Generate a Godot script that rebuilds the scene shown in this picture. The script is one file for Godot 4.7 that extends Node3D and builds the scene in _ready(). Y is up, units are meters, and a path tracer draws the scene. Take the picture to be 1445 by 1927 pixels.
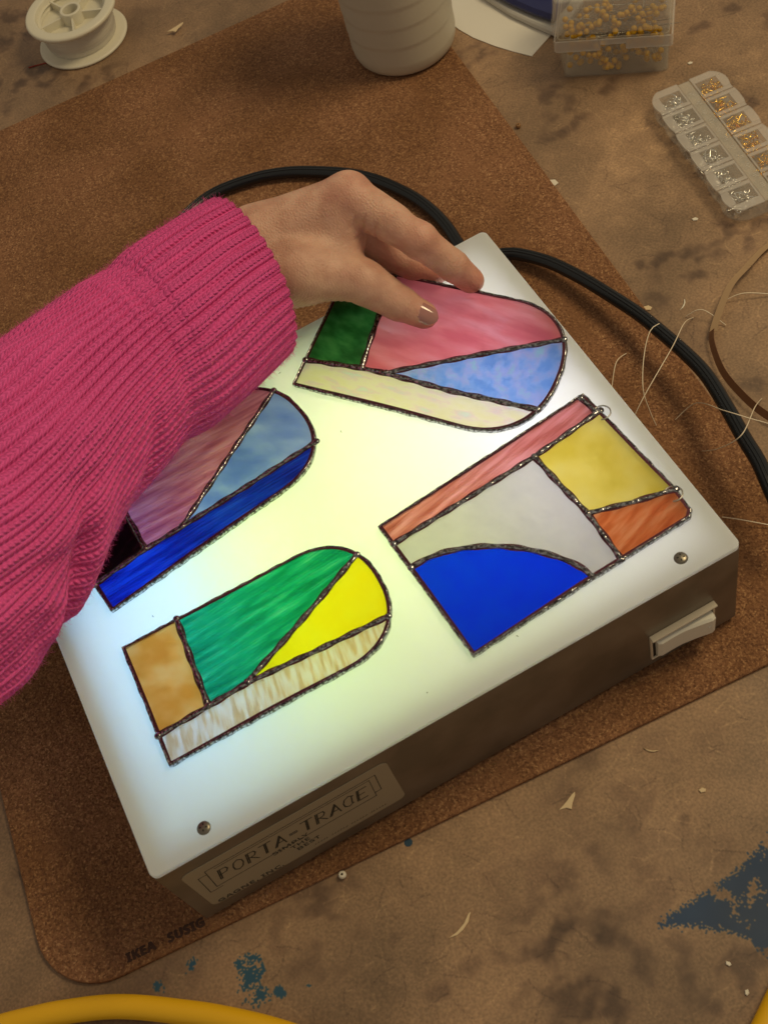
extends Node3D
# A light box with four stained-glass panels on a cork mat, a hand in a pink knitted sleeve holding one of them.
# Lengths in the builders are millimetres; MB.commit() turns them into metres.

class MB:
	var v := PackedVector3Array()
	var n := PackedVector3Array()
	var t := PackedVector2Array()
	func tri(a: Vector3, b: Vector3, c: Vector3, na: Vector3, nb: Vector3, nc: Vector3, ua := Vector2.ZERO, ub := Vector2.ZERO, uc := Vector2.ZERO):
		if (b - a).cross(c - a).dot(na + nb + nc) > 0.0:   # front faces run clockwise
			v.append(a); v.append(c); v.append(b); n.append(na); n.append(nc); n.append(nb); t.append(ua); t.append(uc); t.append(ub)
		else:
			v.append(a); v.append(b); v.append(c); n.append(na); n.append(nb); n.append(nc); t.append(ua); t.append(ub); t.append(uc)
	func flat(p: Array, hint: Vector3):
		var nn: Vector3 = (p[1] - p[0]).cross(p[2] - p[0])
		if nn.length() < 1e-9 and p.size() > 3:
			nn = (p[2] - p[0]).cross(p[3] - p[0])
		nn = nn.normalized()
		if nn.dot(hint) < 0.0:
			nn = -nn
		for i in range(1, p.size() - 1):
			tri(p[0], p[i], p[i + 1], nn, nn, nn, Vector2(p[0].x + p[0].y, p[0].z) * 0.01, Vector2(p[i].x + p[i].y, p[i].z) * 0.01, Vector2(p[i + 1].x + p[i + 1].y, p[i + 1].z) * 0.01)
	func box(c: Vector3, s: Vector3, b := 0.0):
		var h := s * 0.5
		b = minf(b, minf(h.x, minf(h.y, h.z)) * 0.9)
		for ax in 3:
			var u := (ax + 1) % 3
			var w := (ax + 2) % 3
			for sg in [-1.0, 1.0]:
				var q := []
				for k in [[-1, -1], [1, -1], [1, 1], [-1, 1]]:
					var p := Vector3.ZERO
					p[ax] = sg * h[ax]
					p[u] = k[0] * (h[u] - b)
					p[w] = k[1] * (h[w] - b)
					q.append(c + p)
				var hint := Vector3.ZERO
				hint[ax] = sg
				flat(q, hint)
			if b > 0.0:
				for su in [-1.0, 1.0]:
					for sw in [-1.0, 1.0]:
						var q2 := []
						for k in [[-1, 0], [1, 0], [1, 1], [-1, 1]]:
							var p2 := Vector3.ZERO
							p2[ax] = k[0] * (h[ax] - b)
							p2[u] = su * (h[u] - (0.0 if k[1] == 0 else b))
							p2[w] = sw * (h[w] - (b if k[1] == 0 else 0.0))
							q2.append(c + p2)
						var hint2 := Vector3.ZERO
						hint2[u] = su
						hint2[w] = sw
						flat(q2, hint2)
		if b > 0.0:
			for sx in [-1.0, 1.0]:
				for sy in [-1.0, 1.0]:
					for sz in [-1.0, 1.0]:
						flat([c + Vector3(sx * h.x, sy * (h.y - b), sz * (h.z - b)), c + Vector3(sx * (h.x - b), sy * h.y, sz * (h.z - b)), c + Vector3(sx * (h.x - b), sy * (h.y - b), sz * h.z)], Vector3(sx, sy, sz))
	func prism(poly: PackedVector2Array, y0: float, y1: float, b := 0.0, turn := 0.0):
		# polygon in (x, z), bevelled at the top and the bottom rim
		var p := poly
		if Geometry2D.is_polygon_clockwise(p):
			p = p.duplicate(); p.reverse()
		var m := p.size()
		var inn := PackedVector2Array()
		var nor := PackedVector2Array()
		for i in m:
			var d1 := (p[i] - p[(i + m - 1) % m]).normalized()
			var d2 := (p[(i + 1) % m] - p[i]).normalized()
			var n1 := Vector2(d1.y, -d1.x)
			var n2 := Vector2(d2.y, -d2.x)
			var bis := (n1 + n2).normalized()
			nor.append(bis)
			inn.append(p[i] - bis * minf(b / maxf(0.35, bis.dot(n1)), b * 2.0))
		# the sign of "outward" is checked on the first corner
		var probe := p[0] + nor[0] * 0.01
		if Geometry2D.is_point_in_polygon(probe, p):
			for i in m:
				inn[i] = p[i] + (p[i] - inn[i])
				nor[i] = -nor[i]
		var idx := Geometry2D.triangulate_polygon(inn)
		if idx.is_empty():
			inn = p.duplicate()
			idx = Geometry2D.triangulate_polygon(inn)
		var cs := cos(turn)
		var sn := sin(turn)
		for lid in [[y1, 1.0], [y0, -1.0]]:
			for k in range(0, idx.size(), 3):
				var a := inn[idx[k]]
				var bb := inn[idx[k + 1]]
				var c := inn[idx[k + 2]]
				var nn := Vector3(0, lid[1], 0)
				tri(Vector3(a.x, lid[0], a.y), Vector3(bb.x, lid[0], bb.y), Vector3(c.x, lid[0], c.y), nn, nn, nn, Vector2(a.x * cs + a.y * sn, a.y * cs - a.x * sn) * 0.01, Vector2(bb.x * cs + bb.y * sn, bb.y * cs - bb.x * sn) * 0.01, Vector2(c.x * cs + c.y * sn, c.y * cs - c.x * sn) * 0.01)
		for i in m:
			var j := (i + 1) % m
			var h2 := nor[i] + nor[j]
			var hint := Vector3(h2.x, 0, h2.y)
			flat([Vector3(p[i].x, y0 + b, p[i].y), Vector3(p[j].x, y0 + b, p[j].y), Vector3(p[j].x, y1 - b, p[j].y), Vector3(p[i].x, y1 - b, p[i].y)], hint)
			if b > 0.0:
				flat([Vector3(p[i].x, y1 - b, p[i].y), Vector3(p[j].x, y1 - b, p[j].y), Vector3(inn[j].x, y1, inn[j].y), Vector3(inn[i].x, y1, inn[i].y)], hint + Vector3(0, 1, 0))
				flat([Vector3(p[i].x, y0 + b, p[i].y), Vector3(p[j].x, y0 + b, p[j].y), Vector3(inn[j].x, y0, inn[j].y), Vector3(inn[i].x, y0, inn[i].y)], hint + Vector3(0, -1, 0))
	func grid(rows: Array, wrap_col: bool, wrap_row := false, us := 1.0, vs := 1.0, inward := false):
		var m := rows.size()
		var k: int = rows[0].size()
		var nrm := []
		var sgn := 0.0
		for i in m:
			var line := PackedVector3Array()
			var mean := Vector3.ZERO
			for p in rows[i]:
				mean += p
			mean /= k
			for j in k:
				var i0 := i - 1 if i > 0 else (m - 1 if wrap_row else 0)
				var i1 := i + 1 if i < m - 1 else (0 if wrap_row else m - 1)
				var j0 := j - 1 if j > 0 else (k - 1 if wrap_col else 0)
				var j1 := j + 1 if j < k - 1 else (0 if wrap_col else k - 1)
				var q: Vector3 = (rows[i1][j] - rows[i0][j]).cross(rows[i][j1] - rows[i][j0])
				if q.length_squared() < 1e-16:
					q = (rows[i][j] - mean)
				q = q.normalized()
				sgn += q.dot((rows[i][j] - mean).normalized()) if wrap_col else q.y
				line.append(q)
			nrm.append(line)
		var f := 1.0 if sgn >= 0.0 else -1.0
		if inward:
			f = -f
		for i in (m if wrap_row else m - 1):
			var i2 := (i + 1) % m
			for j in (k if wrap_col else k - 1):
				var j2 := (j + 1) % k
				var a: Vector3 = rows[i][j]
				var b: Vector3 = rows[i2][j]
				var c: Vector3 = rows[i2][j2]
				var d: Vector3 = rows[i][j2]
				var ua := Vector2(j * us, i * vs)
				var ub := Vector2(j * us, (i + 1) * vs)
				var uc := Vector2((j + 1) * us, (i + 1) * vs)
				var ud := Vector2((j + 1) * us, i * vs)
				tri(a, b, c, nrm[i][j] * f, nrm[i2][j] * f, nrm[i2][j2] * f, ua, ub, uc)
				tri(a, c, d, nrm[i][j] * f, nrm[i2][j2] * f, nrm[i][j2] * f, ua, uc, ud)
	func tube(pts: PackedVector3Array, rad, sides := 8, closed := false, squash := 1.0, up := Vector3.UP, caps := true):
		# squash scales the tube along «up»
		var rows := []
		var m := pts.size()
		for i in m:
			var a := pts[(i + m - 1) % m] if closed or i > 0 else pts[i]
			var b := pts[(i + 1) % m] if closed or i < m - 1 else pts[i]
			var d := (b - a).normalized()
			var s := d.cross(up).normalized()
			if s.length() < 0.5:
				s = d.cross(Vector3.RIGHT).normalized()
			var w := s.cross(d).normalized()
			var r: float = rad if rad is float else rad[i]
			var row := PackedVector3Array()
			for j in sides:
				var an := TAU * j / sides
				row.append(pts[i] + s * cos(an) * r + w * sin(an) * r * squash)
			rows.append(row)
		grid(rows, true, closed, 1.0 / sides, 0.1)
		if caps and not closed:
			for e in [0, m - 1]:
				var o := 1 if e == 0 else m - 2
				var d2 := (pts[e] - pts[o]).normalized()
				var rr: float = (rad if rad is float else rad[e]) * 0.5
				for j in sides:
					tri(rows[e][j], rows[e][(j + 1) % sides], pts[e] + d2 * rr, (rows[e][j] - pts[e]).normalized(), (rows[e][(j + 1) % sides] - pts[e]).normalized(), d2)
	func lathe(c: Vector3, prof: Array, seg := 48, inward := false):
		var rows := []
		for p in prof:
			var row := PackedVector3Array()
			for j in seg:
				var an := TAU * j / seg
				row.append(c + Vector3(cos(an) * p[0], p[1], sin(an) * p[0]))
			rows.append(row)
		grid(rows, true, false, 4.0 / seg, 0.25, inward)
	func commit(from := Vector3.ZERO) -> ArrayMesh:
		var a := []
		a.resize(Mesh.ARRAY_MAX)
		var w := PackedVector3Array()
		w.resize(v.size())
		for i in v.size():
			w[i] = (v[i] - from) * 0.001
		a[Mesh.ARRAY_VERTEX] = w
		a[Mesh.ARRAY_NORMAL] = n
		a[Mesh.ARRAY_TEX_UV] = t
		var me := ArrayMesh.new()
		me.add_surface_from_arrays(Mesh.PRIMITIVE_TRIANGLES, a)
		return me

var rng := RandomNumberGenerator.new()
var M := {}

# ---------------------------------------------------------------- naming and tagging
func obj(called: String, mesh: Mesh, mat: Material, parent: Node3D = null) -> MeshInstance3D:
	var o := MeshInstance3D.new()
	o.name = called
	o.mesh = mesh
	o.material_override = mat
	if parent == null:
		parent = self
	parent.add_child(o, true)
	if o.name.begins_with("@"):
		o.name = called
	return o

var used := {}
func numbered(called: String) -> String:
	var k: int = used.get(called, -1) + 1
	used[called] = k
	return called if k == 0 else "%s_%03d" % [called, k]

func tag(o: Node3D, label: String, category: String, group := "", kind := ""):
	if label:
		o.set_meta("label", label)
	if category:
		o.set_meta("category", category)
	if group:
		o.set_meta("group", group)
	if kind:
		o.set_meta("kind", kind)

func thing(called: String, label: String, category: String, at := Vector3.ZERO, turn := 0.0, group := "") -> Node3D:
	var o := Node3D.new()
	o.name = numbered(called)
	add_child(o)
	o.position = at * 0.001
	o.rotation.y = turn
	tag(o, label, category, group)
	return o

func piece(called: String, mb: MB, mat: Material, parent: Node3D, from := Vector3.ZERO) -> MeshInstance3D:
	# a part; repeats under one parent take a three-digit number
	var nm := called
	var k := 0
	while parent.has_node(nm):
		k += 1
		nm = "%s_%03d" % [called, k]
	return obj(nm, mb.commit(from), mat, parent)

func single(called: String, mb: MB, mat: Material, from: Vector3, label: String, category: String, group := "", kind := "") -> MeshInstance3D:
	var o := obj(numbered(called), mb.commit(from), mat)
	o.position = from * 0.001
	tag(o, label, category, group, kind)
	return o

# ---------------------------------------------------------------- materials
func lin(r: float, g: float, b: float) -> Color:
	return Color(r, g, b).linear_to_srgb()

func std(c: Color, rough := 0.6, metal := 0.0) -> StandardMaterial3D:
	var m := StandardMaterial3D.new()
	m.albedo_color = c
	m.roughness = rough
	m.metallic = metal
	return m

func noise(type: int, freq: float, oct := 4, sd := 1) -> FastNoiseLite:
	var f := FastNoiseLite.new()
	f.noise_type = type
	f.frequency = freq
	f.fractal_octaves = oct
	f.seed = sd
	return f

func ntex(f: FastNoiseLite, size: int, cols := [], offs := [], bump := 0.0) -> NoiseTexture2D:
	var t := NoiseTexture2D.new()
	t.width = size
	t.height = size
	t.seamless = true
	t.noise = f
	if bump > 0.0:
		t.as_normal_map = true
		t.bump_strength = bump
	if cols:
		var g := Gradient.new()
		g.offsets = PackedFloat32Array(offs)
		g.colors = PackedColorArray(cols)
		t.color_ramp = g
	return t

func glass(cols: Array, offs: Array, sx: float, sy: float, rough: float, alpha: float, sd: int, freq := 0.012, oct := 4, warp := 0.0) -> StandardMaterial3D:
	var m := StandardMaterial3D.new()
	m.albedo_color = Color(1, 1, 1, alpha * 0.45)
	m.refraction_enabled = true
	m.refraction_scale = 0.03
	m.roughness = rough * 0.7
	var pale := []
	for c in cols:
		pale.append(Color(pow(c.r, 0.8), pow(c.g, 0.8), pow(c.b, 0.8)))
	var f := noise(FastNoiseLite.TYPE_SIMPLEX_SMOOTH, freq, oct, sd)
	if warp > 0.0:
		f.domain_warp_enabled = true
		f.domain_warp_amplitude = warp
		f.domain_warp_frequency = 0.008
	m.albedo_texture = ntex(f, 512, pale, offs)
	m.uv1_scale = Vector3(sx, sy, 1)
	m.normal_enabled = true
	m.normal_texture = M.glass_bump
	m.normal_scale = 0.2
	return m

func make_materials():
	M.glass_bump = ntex(noise(FastNoiseLite.TYPE_SIMPLEX_SMOOTH, 0.02, 3, 5), 256, [], [], 3.0)
	var c8 := func(r, g, b): return Color8(r, g, b)
	# stained glass: colours of the sheet against the light
	M.pink_a = glass([c8.call(206, 88, 104), c8.call(220, 108, 122), c8.call(228, 136, 154)], [0.2, 0.5, 0.85], 0.5, 2.6, 0.5, 0.22, 11, 0.006, 5)
	M.green_a = glass([c8.call(18, 62, 24), c8.call(30, 88, 38), c8.call(50, 112, 52)], [0.2, 0.5, 0.8], 1.0, 2.0, 0.5, 0.2, 12)
	M.blue_a = glass([c8.call(92, 140, 226), c8.call(118, 160, 236), c8.call(150, 160, 232), c8.call(130, 190, 220)], [0.25, 0.45, 0.62, 0.85], 1.2, 1.2, 0.5, 0.25, 13, 0.014, 4, 30.0)
	M.cream_a = glass([c8.call(236, 226, 178), c8.call(240, 230, 198), c8.call(238, 208, 208), c8.call(214, 226, 214)], [0.2, 0.5, 0.68, 0.88], 0.8, 2.5, 0.5, 0.25, 14)
	M.pink_b = glass([c8.call(150, 50, 88), c8.call(186, 84, 124), c8.call(226, 134, 170)], [0.2, 0.5, 0.85], 0.35, 4.6, 0.5, 0.2, 21, 0.012, 5)
	M.sky_b = glass([c8.call(92, 118, 226), c8.call(122, 144, 238), c8.call(164, 180, 252)], [0.15, 0.5, 0.9], 0.6, 1.2, 0.5, 0.25, 22, 0.008, 4, 30.0)
	M.navy_b = glass([c8.call(4, 14, 120), c8.call(8, 34, 190), c8.call(20, 60, 214)], [0.25, 0.5, 0.8], 0.4, 7.0, 0.4, 0.08, 23, 0.012, 5)
	M.black_b = std(Color8(10, 9, 14), 0.12)
	M.amber_c = glass([c8.call(232, 140, 44), c8.call(244, 160, 66), c8.call(248, 178, 92)], [0.2, 0.5, 0.85], 1.0, 1.4, 0.55, 0.25, 31, 0.008, 3)
	M.green_c = glass([c8.call(0, 112, 78), c8.call(4, 150, 104), c8.call(20, 174, 124), c8.call(120, 216, 168)], [0.2, 0.45, 0.65, 0.92], 0.4, 4.4, 0.45, 0.18, 32, 0.014, 6, 34.0)
	M.yellow_c = glass([c8.call(255, 224, 8), c8.call(255, 230, 20)], [0.2, 0.8], 1, 1, 0.2, 0.03, 33)
	M.cream_c = glass([c8.call(226, 184, 140), c8.call(246, 218, 196), c8.call(255, 240, 236)], [0.25, 0.5, 0.75], 3.0, 0.5, 0.5, 0.25, 34, 0.02, 4)
	M.rose_d = glass([c8.call(170, 74, 66), c8.call(206, 112, 108), c8.call(236, 150, 160)], [0.25, 0.5, 0.8], 0.3, 3.6, 0.5, 0.22, 41, 0.012, 5)
	M.yellow_d = glass([c8.call(216, 190, 56), c8.call(228, 204, 78), c8.call(234, 214, 104)], [0.15, 0.5, 0.9], 0.8, 0.8, 0.55, 0.3, 42, 0.008, 3, 20.0)
	M.orange_d = glass([c8.call(188, 76, 28), c8.call(212, 104, 48), c8.call(230, 140, 84)], [0.2, 0.5, 0.8], 0.5, 2.6, 0.5, 0.25, 43, 0.012)
	M.white_d = glass([c8.call(208, 203, 206), c8.call(216, 211, 212)], [0.2, 0.8], 1, 1, 0.6, 0.35, 44)
	M.blue_d = glass([c8.call(0, 40, 255), c8.call(0, 47, 255)], [0.2, 0.8], 1, 1, 0.2, 0.03, 45)
	# solder, foil
	var so := std(Color8(214, 216, 222), 0.15, 0.95)
	so.normal_enabled = true
	so.normal_texture = ntex(noise(FastNoiseLite.TYPE_SIMPLEX_SMOOTH, 0.02, 3, 52), 256, [], [], 8.0)
	so.normal_scale = 0.5
	so.albedo_texture = ntex(noise(FastNoiseLite.TYPE_SIMPLEX, 0.03, 4, 51), 256, [Color8(76, 66, 66), Color8(160, 154, 150), Color8(240, 240, 240)], [0.3, 0.5, 0.72])
	so.uv1_triplanar = true
	so.uv1_scale = Vector3(60, 60, 60)
	M.solder = so
	M.foil = std(Color8(92, 46, 60), 0.4, 0.6)
	# light box
	var ac := std(Color8(232, 237, 242), 0.35)
	ac.backlight_enabled = true
	ac.backlight = Color(1, 1, 1)
	ac.normal_enabled = true
	ac.normal_texture = ntex(noise(FastNoiseLite.TYPE_SIMPLEX, 0.05, 3, 61), 256, [], [], 2.0)
	ac.normal_scale = 0.08
	ac.uv1_triplanar = true
	ac.uv1_scale = Vector3(30, 30, 30)
	M.acrylic = ac
	var bs := std(Color8(156, 148, 136), 0.36, 0.55)
	bs.albedo_texture = ntex(noise(FastNoiseLite.TYPE_SIMPLEX_SMOOTH, 0.006, 5, 62), 512, [Color8(188, 184, 178), Color8(212, 206, 200), Color8(228, 224, 220)], [0.2, 0.5, 0.8])
	bs.uv1_triplanar = true
	bs.uv1_scale = Vector3(5, 5, 5)
	M.steel = bs
	M.reflector = std(lin(0.85, 0.85, 0.85), 0.9)
	M.screw = std(Color8(130, 124, 112), 0.35, 0.9)
	M.dark = std(Color8(26, 24, 22), 0.6)
	M.chrome = std(Color8(220, 208, 188), 0.45, 0.2)
	M.rocker = std(Color8(232, 228, 214), 0.38)
	M.plate = std(Color8(168, 156, 134), 0.5, 0.25)
	M.ink = std(Color8(34, 38, 36), 0.5)
	M.ink_soft = std(Color8(70, 66, 58), 0.6)
	# cork
	var ck := std(Color.WHITE, 0.92)
	var cn := noise(FastNoiseLite.TYPE_CELLULAR, 0.16, 2, 71)
	cn.cellular_return_type = FastNoiseLite.RETURN_CELL_VALUE
	cn.cellular_jitter = 1.1
	cn.domain_warp_enabled = true
	cn.domain_warp_amplitude = 14.0
	cn.domain_warp_frequency = 0.03
	ck.albedo_texture = ntex(cn, 1024, [Color8(108, 72, 48), Color8(140, 98, 68), Color8(152, 109, 77), Color8(194, 152, 112)], [0.1, 0.4, 0.68, 0.95])
	ck.uv1_triplanar = true
	ck.uv1_world_triplanar = true
	ck.uv1_scale = Vector3(6.2, 6.2, 6.2)
	ck.detail_enabled = true
	ck.detail_blend_mode = BaseMaterial3D.BLEND_MODE_MUL
	ck.detail_uv_layer = BaseMaterial3D.DETAIL_UV_2
	ck.detail_albedo = ntex(noise(FastNoiseLite.TYPE_SIMPLEX_SMOOTH, 0.008, 5, 72), 512, [Color8(222, 214, 196), Color8(240, 236, 228), Color8(255, 252, 250)], [0.2, 0.5, 0.8])
	ck.uv2_triplanar = true
	ck.uv2_world_triplanar = true
	ck.uv2_scale = Vector3(2.3, 2.3, 2.3)
	ck.heightmap_enabled = true
	ck.heightmap_texture = ntex(noise(FastNoiseLite.TYPE_SIMPLEX, 0.12, 2, 73), 512)
	ck.heightmap_scale = 0.05
	M.cork = ck
	M.mat_print = std(Color8(70, 46, 36), 0.9)
	# rubber, plastics, paper
	M.rubber = std(Color8(26, 30, 36), 0.26)
	M.yellow_rubber = std(Color8(236, 182, 14), 0.5)
	M.white_plastic = std(Color8(226, 220, 200), 0.4)
	var bo := std(Color8(206, 198, 180), 0.42)
	bo.backlight_enabled = true
	bo.backlight = Color(0.5, 0.5, 0.5)
	M.bottle = bo
	var fil := std(Color8(222, 216, 200), 0.14)
	fil.metallic_specular = 0.9
	M.filament = fil
	var fr := std(Color8(222, 216, 204, 76), 0.35)
	fr.transparency = BaseMaterial3D.TRANSPARENCY_ALPHA
	M.frosted = fr
	var fr3 := std(Color8(210, 202, 186, 64), 0.35)
	fr3.transparency = BaseMaterial3D.TRANSPARENCY_ALPHA
	M.frosted_body = fr3
	var fr4 := std(Color8(226, 220, 214, 84), 0.3)
	fr4.transparency = BaseMaterial3D.TRANSPARENCY_ALPHA
	M.frosted_frame = fr4
	var fr5 := std(Color8(235, 235, 230, 18), 0.26)
	fr5.transparency = BaseMaterial3D.TRANSPARENCY_ALPHA
	M.window = fr5
	var fr2 := std(Color8(232, 228, 218, 30), 0.3)
	fr2.transparency = BaseMaterial3D.TRANSPARENCY_ALPHA
	M.frosted_thin = fr2
	M.pin_head = std(Color8(232, 182, 36), 0.35)
	M.pin_steel = std(Color8(180, 176, 168), 0.3, 0.9)
	M.silver = std(Color8(244, 242, 236), 0.16, 0.95)
	M.gold = std(Color8(252, 206, 96), 0.18, 0.95)
	M.card = std(Color8(226, 222, 214), 0.8)
	M.navy_wrap = std(Color8(36, 42, 92), 0.4)
	M.pale_wrap = std(Color8(196, 194, 190), 0.5)
	M.foil_strip = std(Color8(122, 84, 58), 0.5)
	M.foil_back = std(Color8(176, 146, 112), 0.6)
	M.chip = std(Color8(224, 200, 162), 0.8)
	M.white_chip = std(Color8(232, 224, 208), 0.7)
	M.red_thread = std(Color8(150, 40, 30), 0.8)
	M.blue_paint = std(Color8(40, 70, 92), 0.6)
	M.brown_bead = std(Color8(150, 110, 70), 0.4)
	var th := std(Color8(236, 220, 196), 0.25)
	M.nylon = th
	# skin
	var sk := std(Color.WHITE, 0.5)
	sk.albedo_texture = ntex(noise(FastNoiseLite.TYPE_SIMPLEX_SMOOTH, 0.02, 5, 81), 256, [Color8(194, 146, 126), Color8(208, 162, 140), Color8(218, 176, 154)], [0.2, 0.5, 0.8])
	sk.uv1_triplanar = true
	sk.uv1_scale = Vector3(14, 14, 14)
	sk.subsurf_scatter_enabled = true
	sk.subsurf_scatter_strength = 0.2
	sk.vertex_color_use_as_albedo = true
	sk.heightmap_enabled = true
	var skn := noise(FastNoiseLite.TYPE_CELLULAR, 0.09, 3, 82)
	skn.cellular_return_type = FastNoiseLite.RETURN_DISTANCE2_SUB
	sk.heightmap_texture = ntex(skn, 512)
	sk.heightmap_scale = 0.055
	M.skin = sk
	var nl := std(Color8(172, 122, 116), 0.1)
	nl.clearcoat_enabled = true
	nl.clearcoat = 0.6
	nl.clearcoat_roughness = 0.08
	M.nail = nl
	# wool
	var wo := std(Color8(255, 98, 178), 0.95)
	wo.rim_enabled = true
	wo.rim = 0.8
	wo.rim_tint = 1.0
	wo.albedo_texture = ntex(noise(FastNoiseLite.TYPE_SIMPLEX, 0.05, 4, 91), 256, [Color8(224, 220, 226), Color8(248, 246, 248), Color8(255, 255, 255)], [0.2, 0.5, 0.8])
	wo.uv1_scale = Vector3(0.5, 0.5, 1)
	wo.heightmap_enabled = true
	wo.heightmap_texture = knit_texture()
	wo.heightmap_scale = 0.16
	M.wool = wo
	var wf := std(Color8(250, 108, 184), 1.0)
	wf.backlight_enabled = true
	wf.backlight = Color(0.4, 0.4, 0.4)
	M.fuzz = wf

func knit_texture() -> ImageTexture:
	# a 2 x 2 repeat of V stitches: two slanted legs in each column
	var s := 128
	var im := Image.create(s, s, false, Image.FORMAT_RGB8)
	for y in s:
		for x in s:
			var u := fmod(x / 64.0, 1.0)
			var w := y / 64.0
			var leg := 0.5 - 0.5 * cos(TAU * 2.0 * u)
			var ph := w - absf(u - 0.5) * 1.1
			var yarn := 0.5 + 0.5 * cos(TAU * ph)
			var h := pow(leg, 0.6) * (0.35 + 0.65 * pow(yarn, 0.7))
			im.set_pixel(x, y, Color(h, h, h))
	return ImageTexture.create_from_image(im)

func table_texture() -> ImageTexture:
	# worn hardboard: fibre, dark stains where they lie, and peeled blue paint; 1300 mm square from (-350, -350)
	var N := 1800
	var k := 1300.0 / N
	var n1 := noise(FastNoiseLite.TYPE_SIMPLEX_SMOOTH, 0.0055, 6, 101).get_image(N, N).get_data()
	var n2 := noise(FastNoiseLite.TYPE_SIMPLEX, 0.34, 3, 102).get_image(N, N).get_data()
	var n3 := noise(FastNoiseLite.TYPE_SIMPLEX, 0.03, 6, 103).get_image(N, N).get_data()
	var stain := PackedFloat32Array()
	stain.resize(N * N)
	# x, z, radius, strength
	var spots := [631, 209, 10, .6, 603, 215, 8, .6, 641, 237, 9, .6, 521, 230, 9, .6, 484, 216, 16, .6, 499, 222, 12, .5, 487, 243, 16, .6, 474, 250, 10, .5, 458, 143, 15, .7, 494, 317, 5, .5, 476, 256, 4, .6,
		530, 394, 18, .6, 592, 296, 12, .7, 521, 392, 13, .7, 479, 386, 11, .7, 486, 396, 13, .7, 494, 410, 8, .7, 466, 381, 5, .6, 463, 412, 9, .5, 477, 497, 10, .5, 450, 450, 30, .25,
		161, -115, 29, .7, 158, -47, 22, .75, 189, -24, 17, .7, 135, -27, 8, .7, 156, -135, 20, .6, 205, -10, 20, .5, 250, -60, 30, .25, 120, -60, 30, .4, 140, 30, 20, .4,
		215, 690, 8, .7, 186, 720, 9, .65, 177, 722, 8, .6, 194, 716, 6, .55, 165, 691, 6, .5, 209, 661, 13, .5, 248, 709, 26, .55, 236, 732, 22, .6, 278, 656, 18, .45, 290, 685, 20, .45, 214, 712, 10, .55, 226, 713, 14, .5,
		320, 687, 3, .6, 315, 693, 3, .6, 316, 700, 3, .5, 318, 714, 6, .5, 291, 777, 10, .6, 285, 761, 12, .6, 311, 768, 16, .6, 243, 763, 13, .6, 225, 745, 20, .5, 250, 740, 24, .4, 262, 755, 22, .4,
		205, 668, 40, -.28, 190, 705, 30, -.3, 222, 655, 20, -.25, 258, 700, 46, .3, 262, 740, 40, .3, 560, 300, 60, -.15, 300, 690, 40, -.12, 143, 650, 13, .55, 142, 664, 14, .55, 141, 680, 10, .5, 132, 690, 9, .4, -4, 581, 8, .7, 109, 660, 12, .4, 125, 672, 15, .45, 60, 660, 20, .3, 30, 680, 24, .35, 300, 720, 30, .3, 330, 660, 24, .25]
	for i in range(0, spots.size(), 4):
		var cx: float = (spots[i] + 350.0) / k
		var cy: float = (spots[i + 1] + 350.0) / k
		var r: float = spots[i + 2] * 2.3 / k
		var turn := rng.randf_range(-0.9, 0.5)
		var tc := cos(turn)
		var ts := sin(turn)
		for y in range(maxi(0, int(cy - r)), mini(N, int(cy + r))):
			for x in range(maxi(0, int(cx - r)), mini(N, int(cx + r))):
				var ux := (x - cx) * tc + (y - cy) * ts
				var uy := ((y - cy) * tc - (x - cx) * ts) * 1.7
				var d := sqrt(ux * ux + uy * uy) / r
				var q := y * N + x
				var e := (n3[q] / 255.0 - 0.5) * 2.4 + (n2[q] / 255.0 - 0.5) * 0.5
				var s: float = clampf((0.62 - d + e) * 1.1, 0.0, 1.0) * spots[i + 3] * clampf((1.0 - d) * 1.6, 0.0, 1.0) * 1.0
				stain[q] = (maxf(stain[q], s) + minf(stain[q], s) * 0.25) if s >= 0.0 else stain[q] + s
	for i in 11000:
		# fine pale and dark fibres pressed into the board
		var fx := rng.randf() * N
		var fy := rng.randf() * N
		var an := rng.randf() * TAU
		var bend := rng.randf_range(-0.06, 0.06)
		var dark := -0.22 if rng.randf() < 0.6 else 0.3
		for t in rng.randi_range(4, 22):
			fx += cos(an)
			fy += sin(an)
			an += bend
			if fx > 0 and fy > 0 and fx < N and fy < N:
				stain[int(fy) * N + int(fx)] += dark
	var paint := PackedByteArray()
	paint.resize(N * N)
	var big := PackedVector2Array([Vector2(278, 737), Vector2(297, 736), Vector2(321, 733), Vector2(338, 728), Vector2(355, 719), Vector2(350, 756), Vector2(326, 776), Vector2(319, 770), Vector2(315, 763), Vector2(308, 755), Vector2(294, 746)])
	for y in range(int(1060 / k), int(1140 / k)):
		for x in range(int(615 / k), int(720 / k)):
			var q := y * N + x
			var p := Vector2(x * k - 350.0, y * k - 350.0) + Vector2(n3[q] / 255.0 - 0.5, n2[q] / 255.0 - 0.5) * 7.0
			if Geometry2D.is_point_in_polygon(p, big) and n3[q] + n2[q] * 0.35 < 226:
				paint[q] = 1
	var dabs := [93, 677, 7, 90, 669, 4, 97, 687, 4, 69, 661, 3, 51, 661, 3, 106, 690, 2, 120, 693, 1.6]
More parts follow.
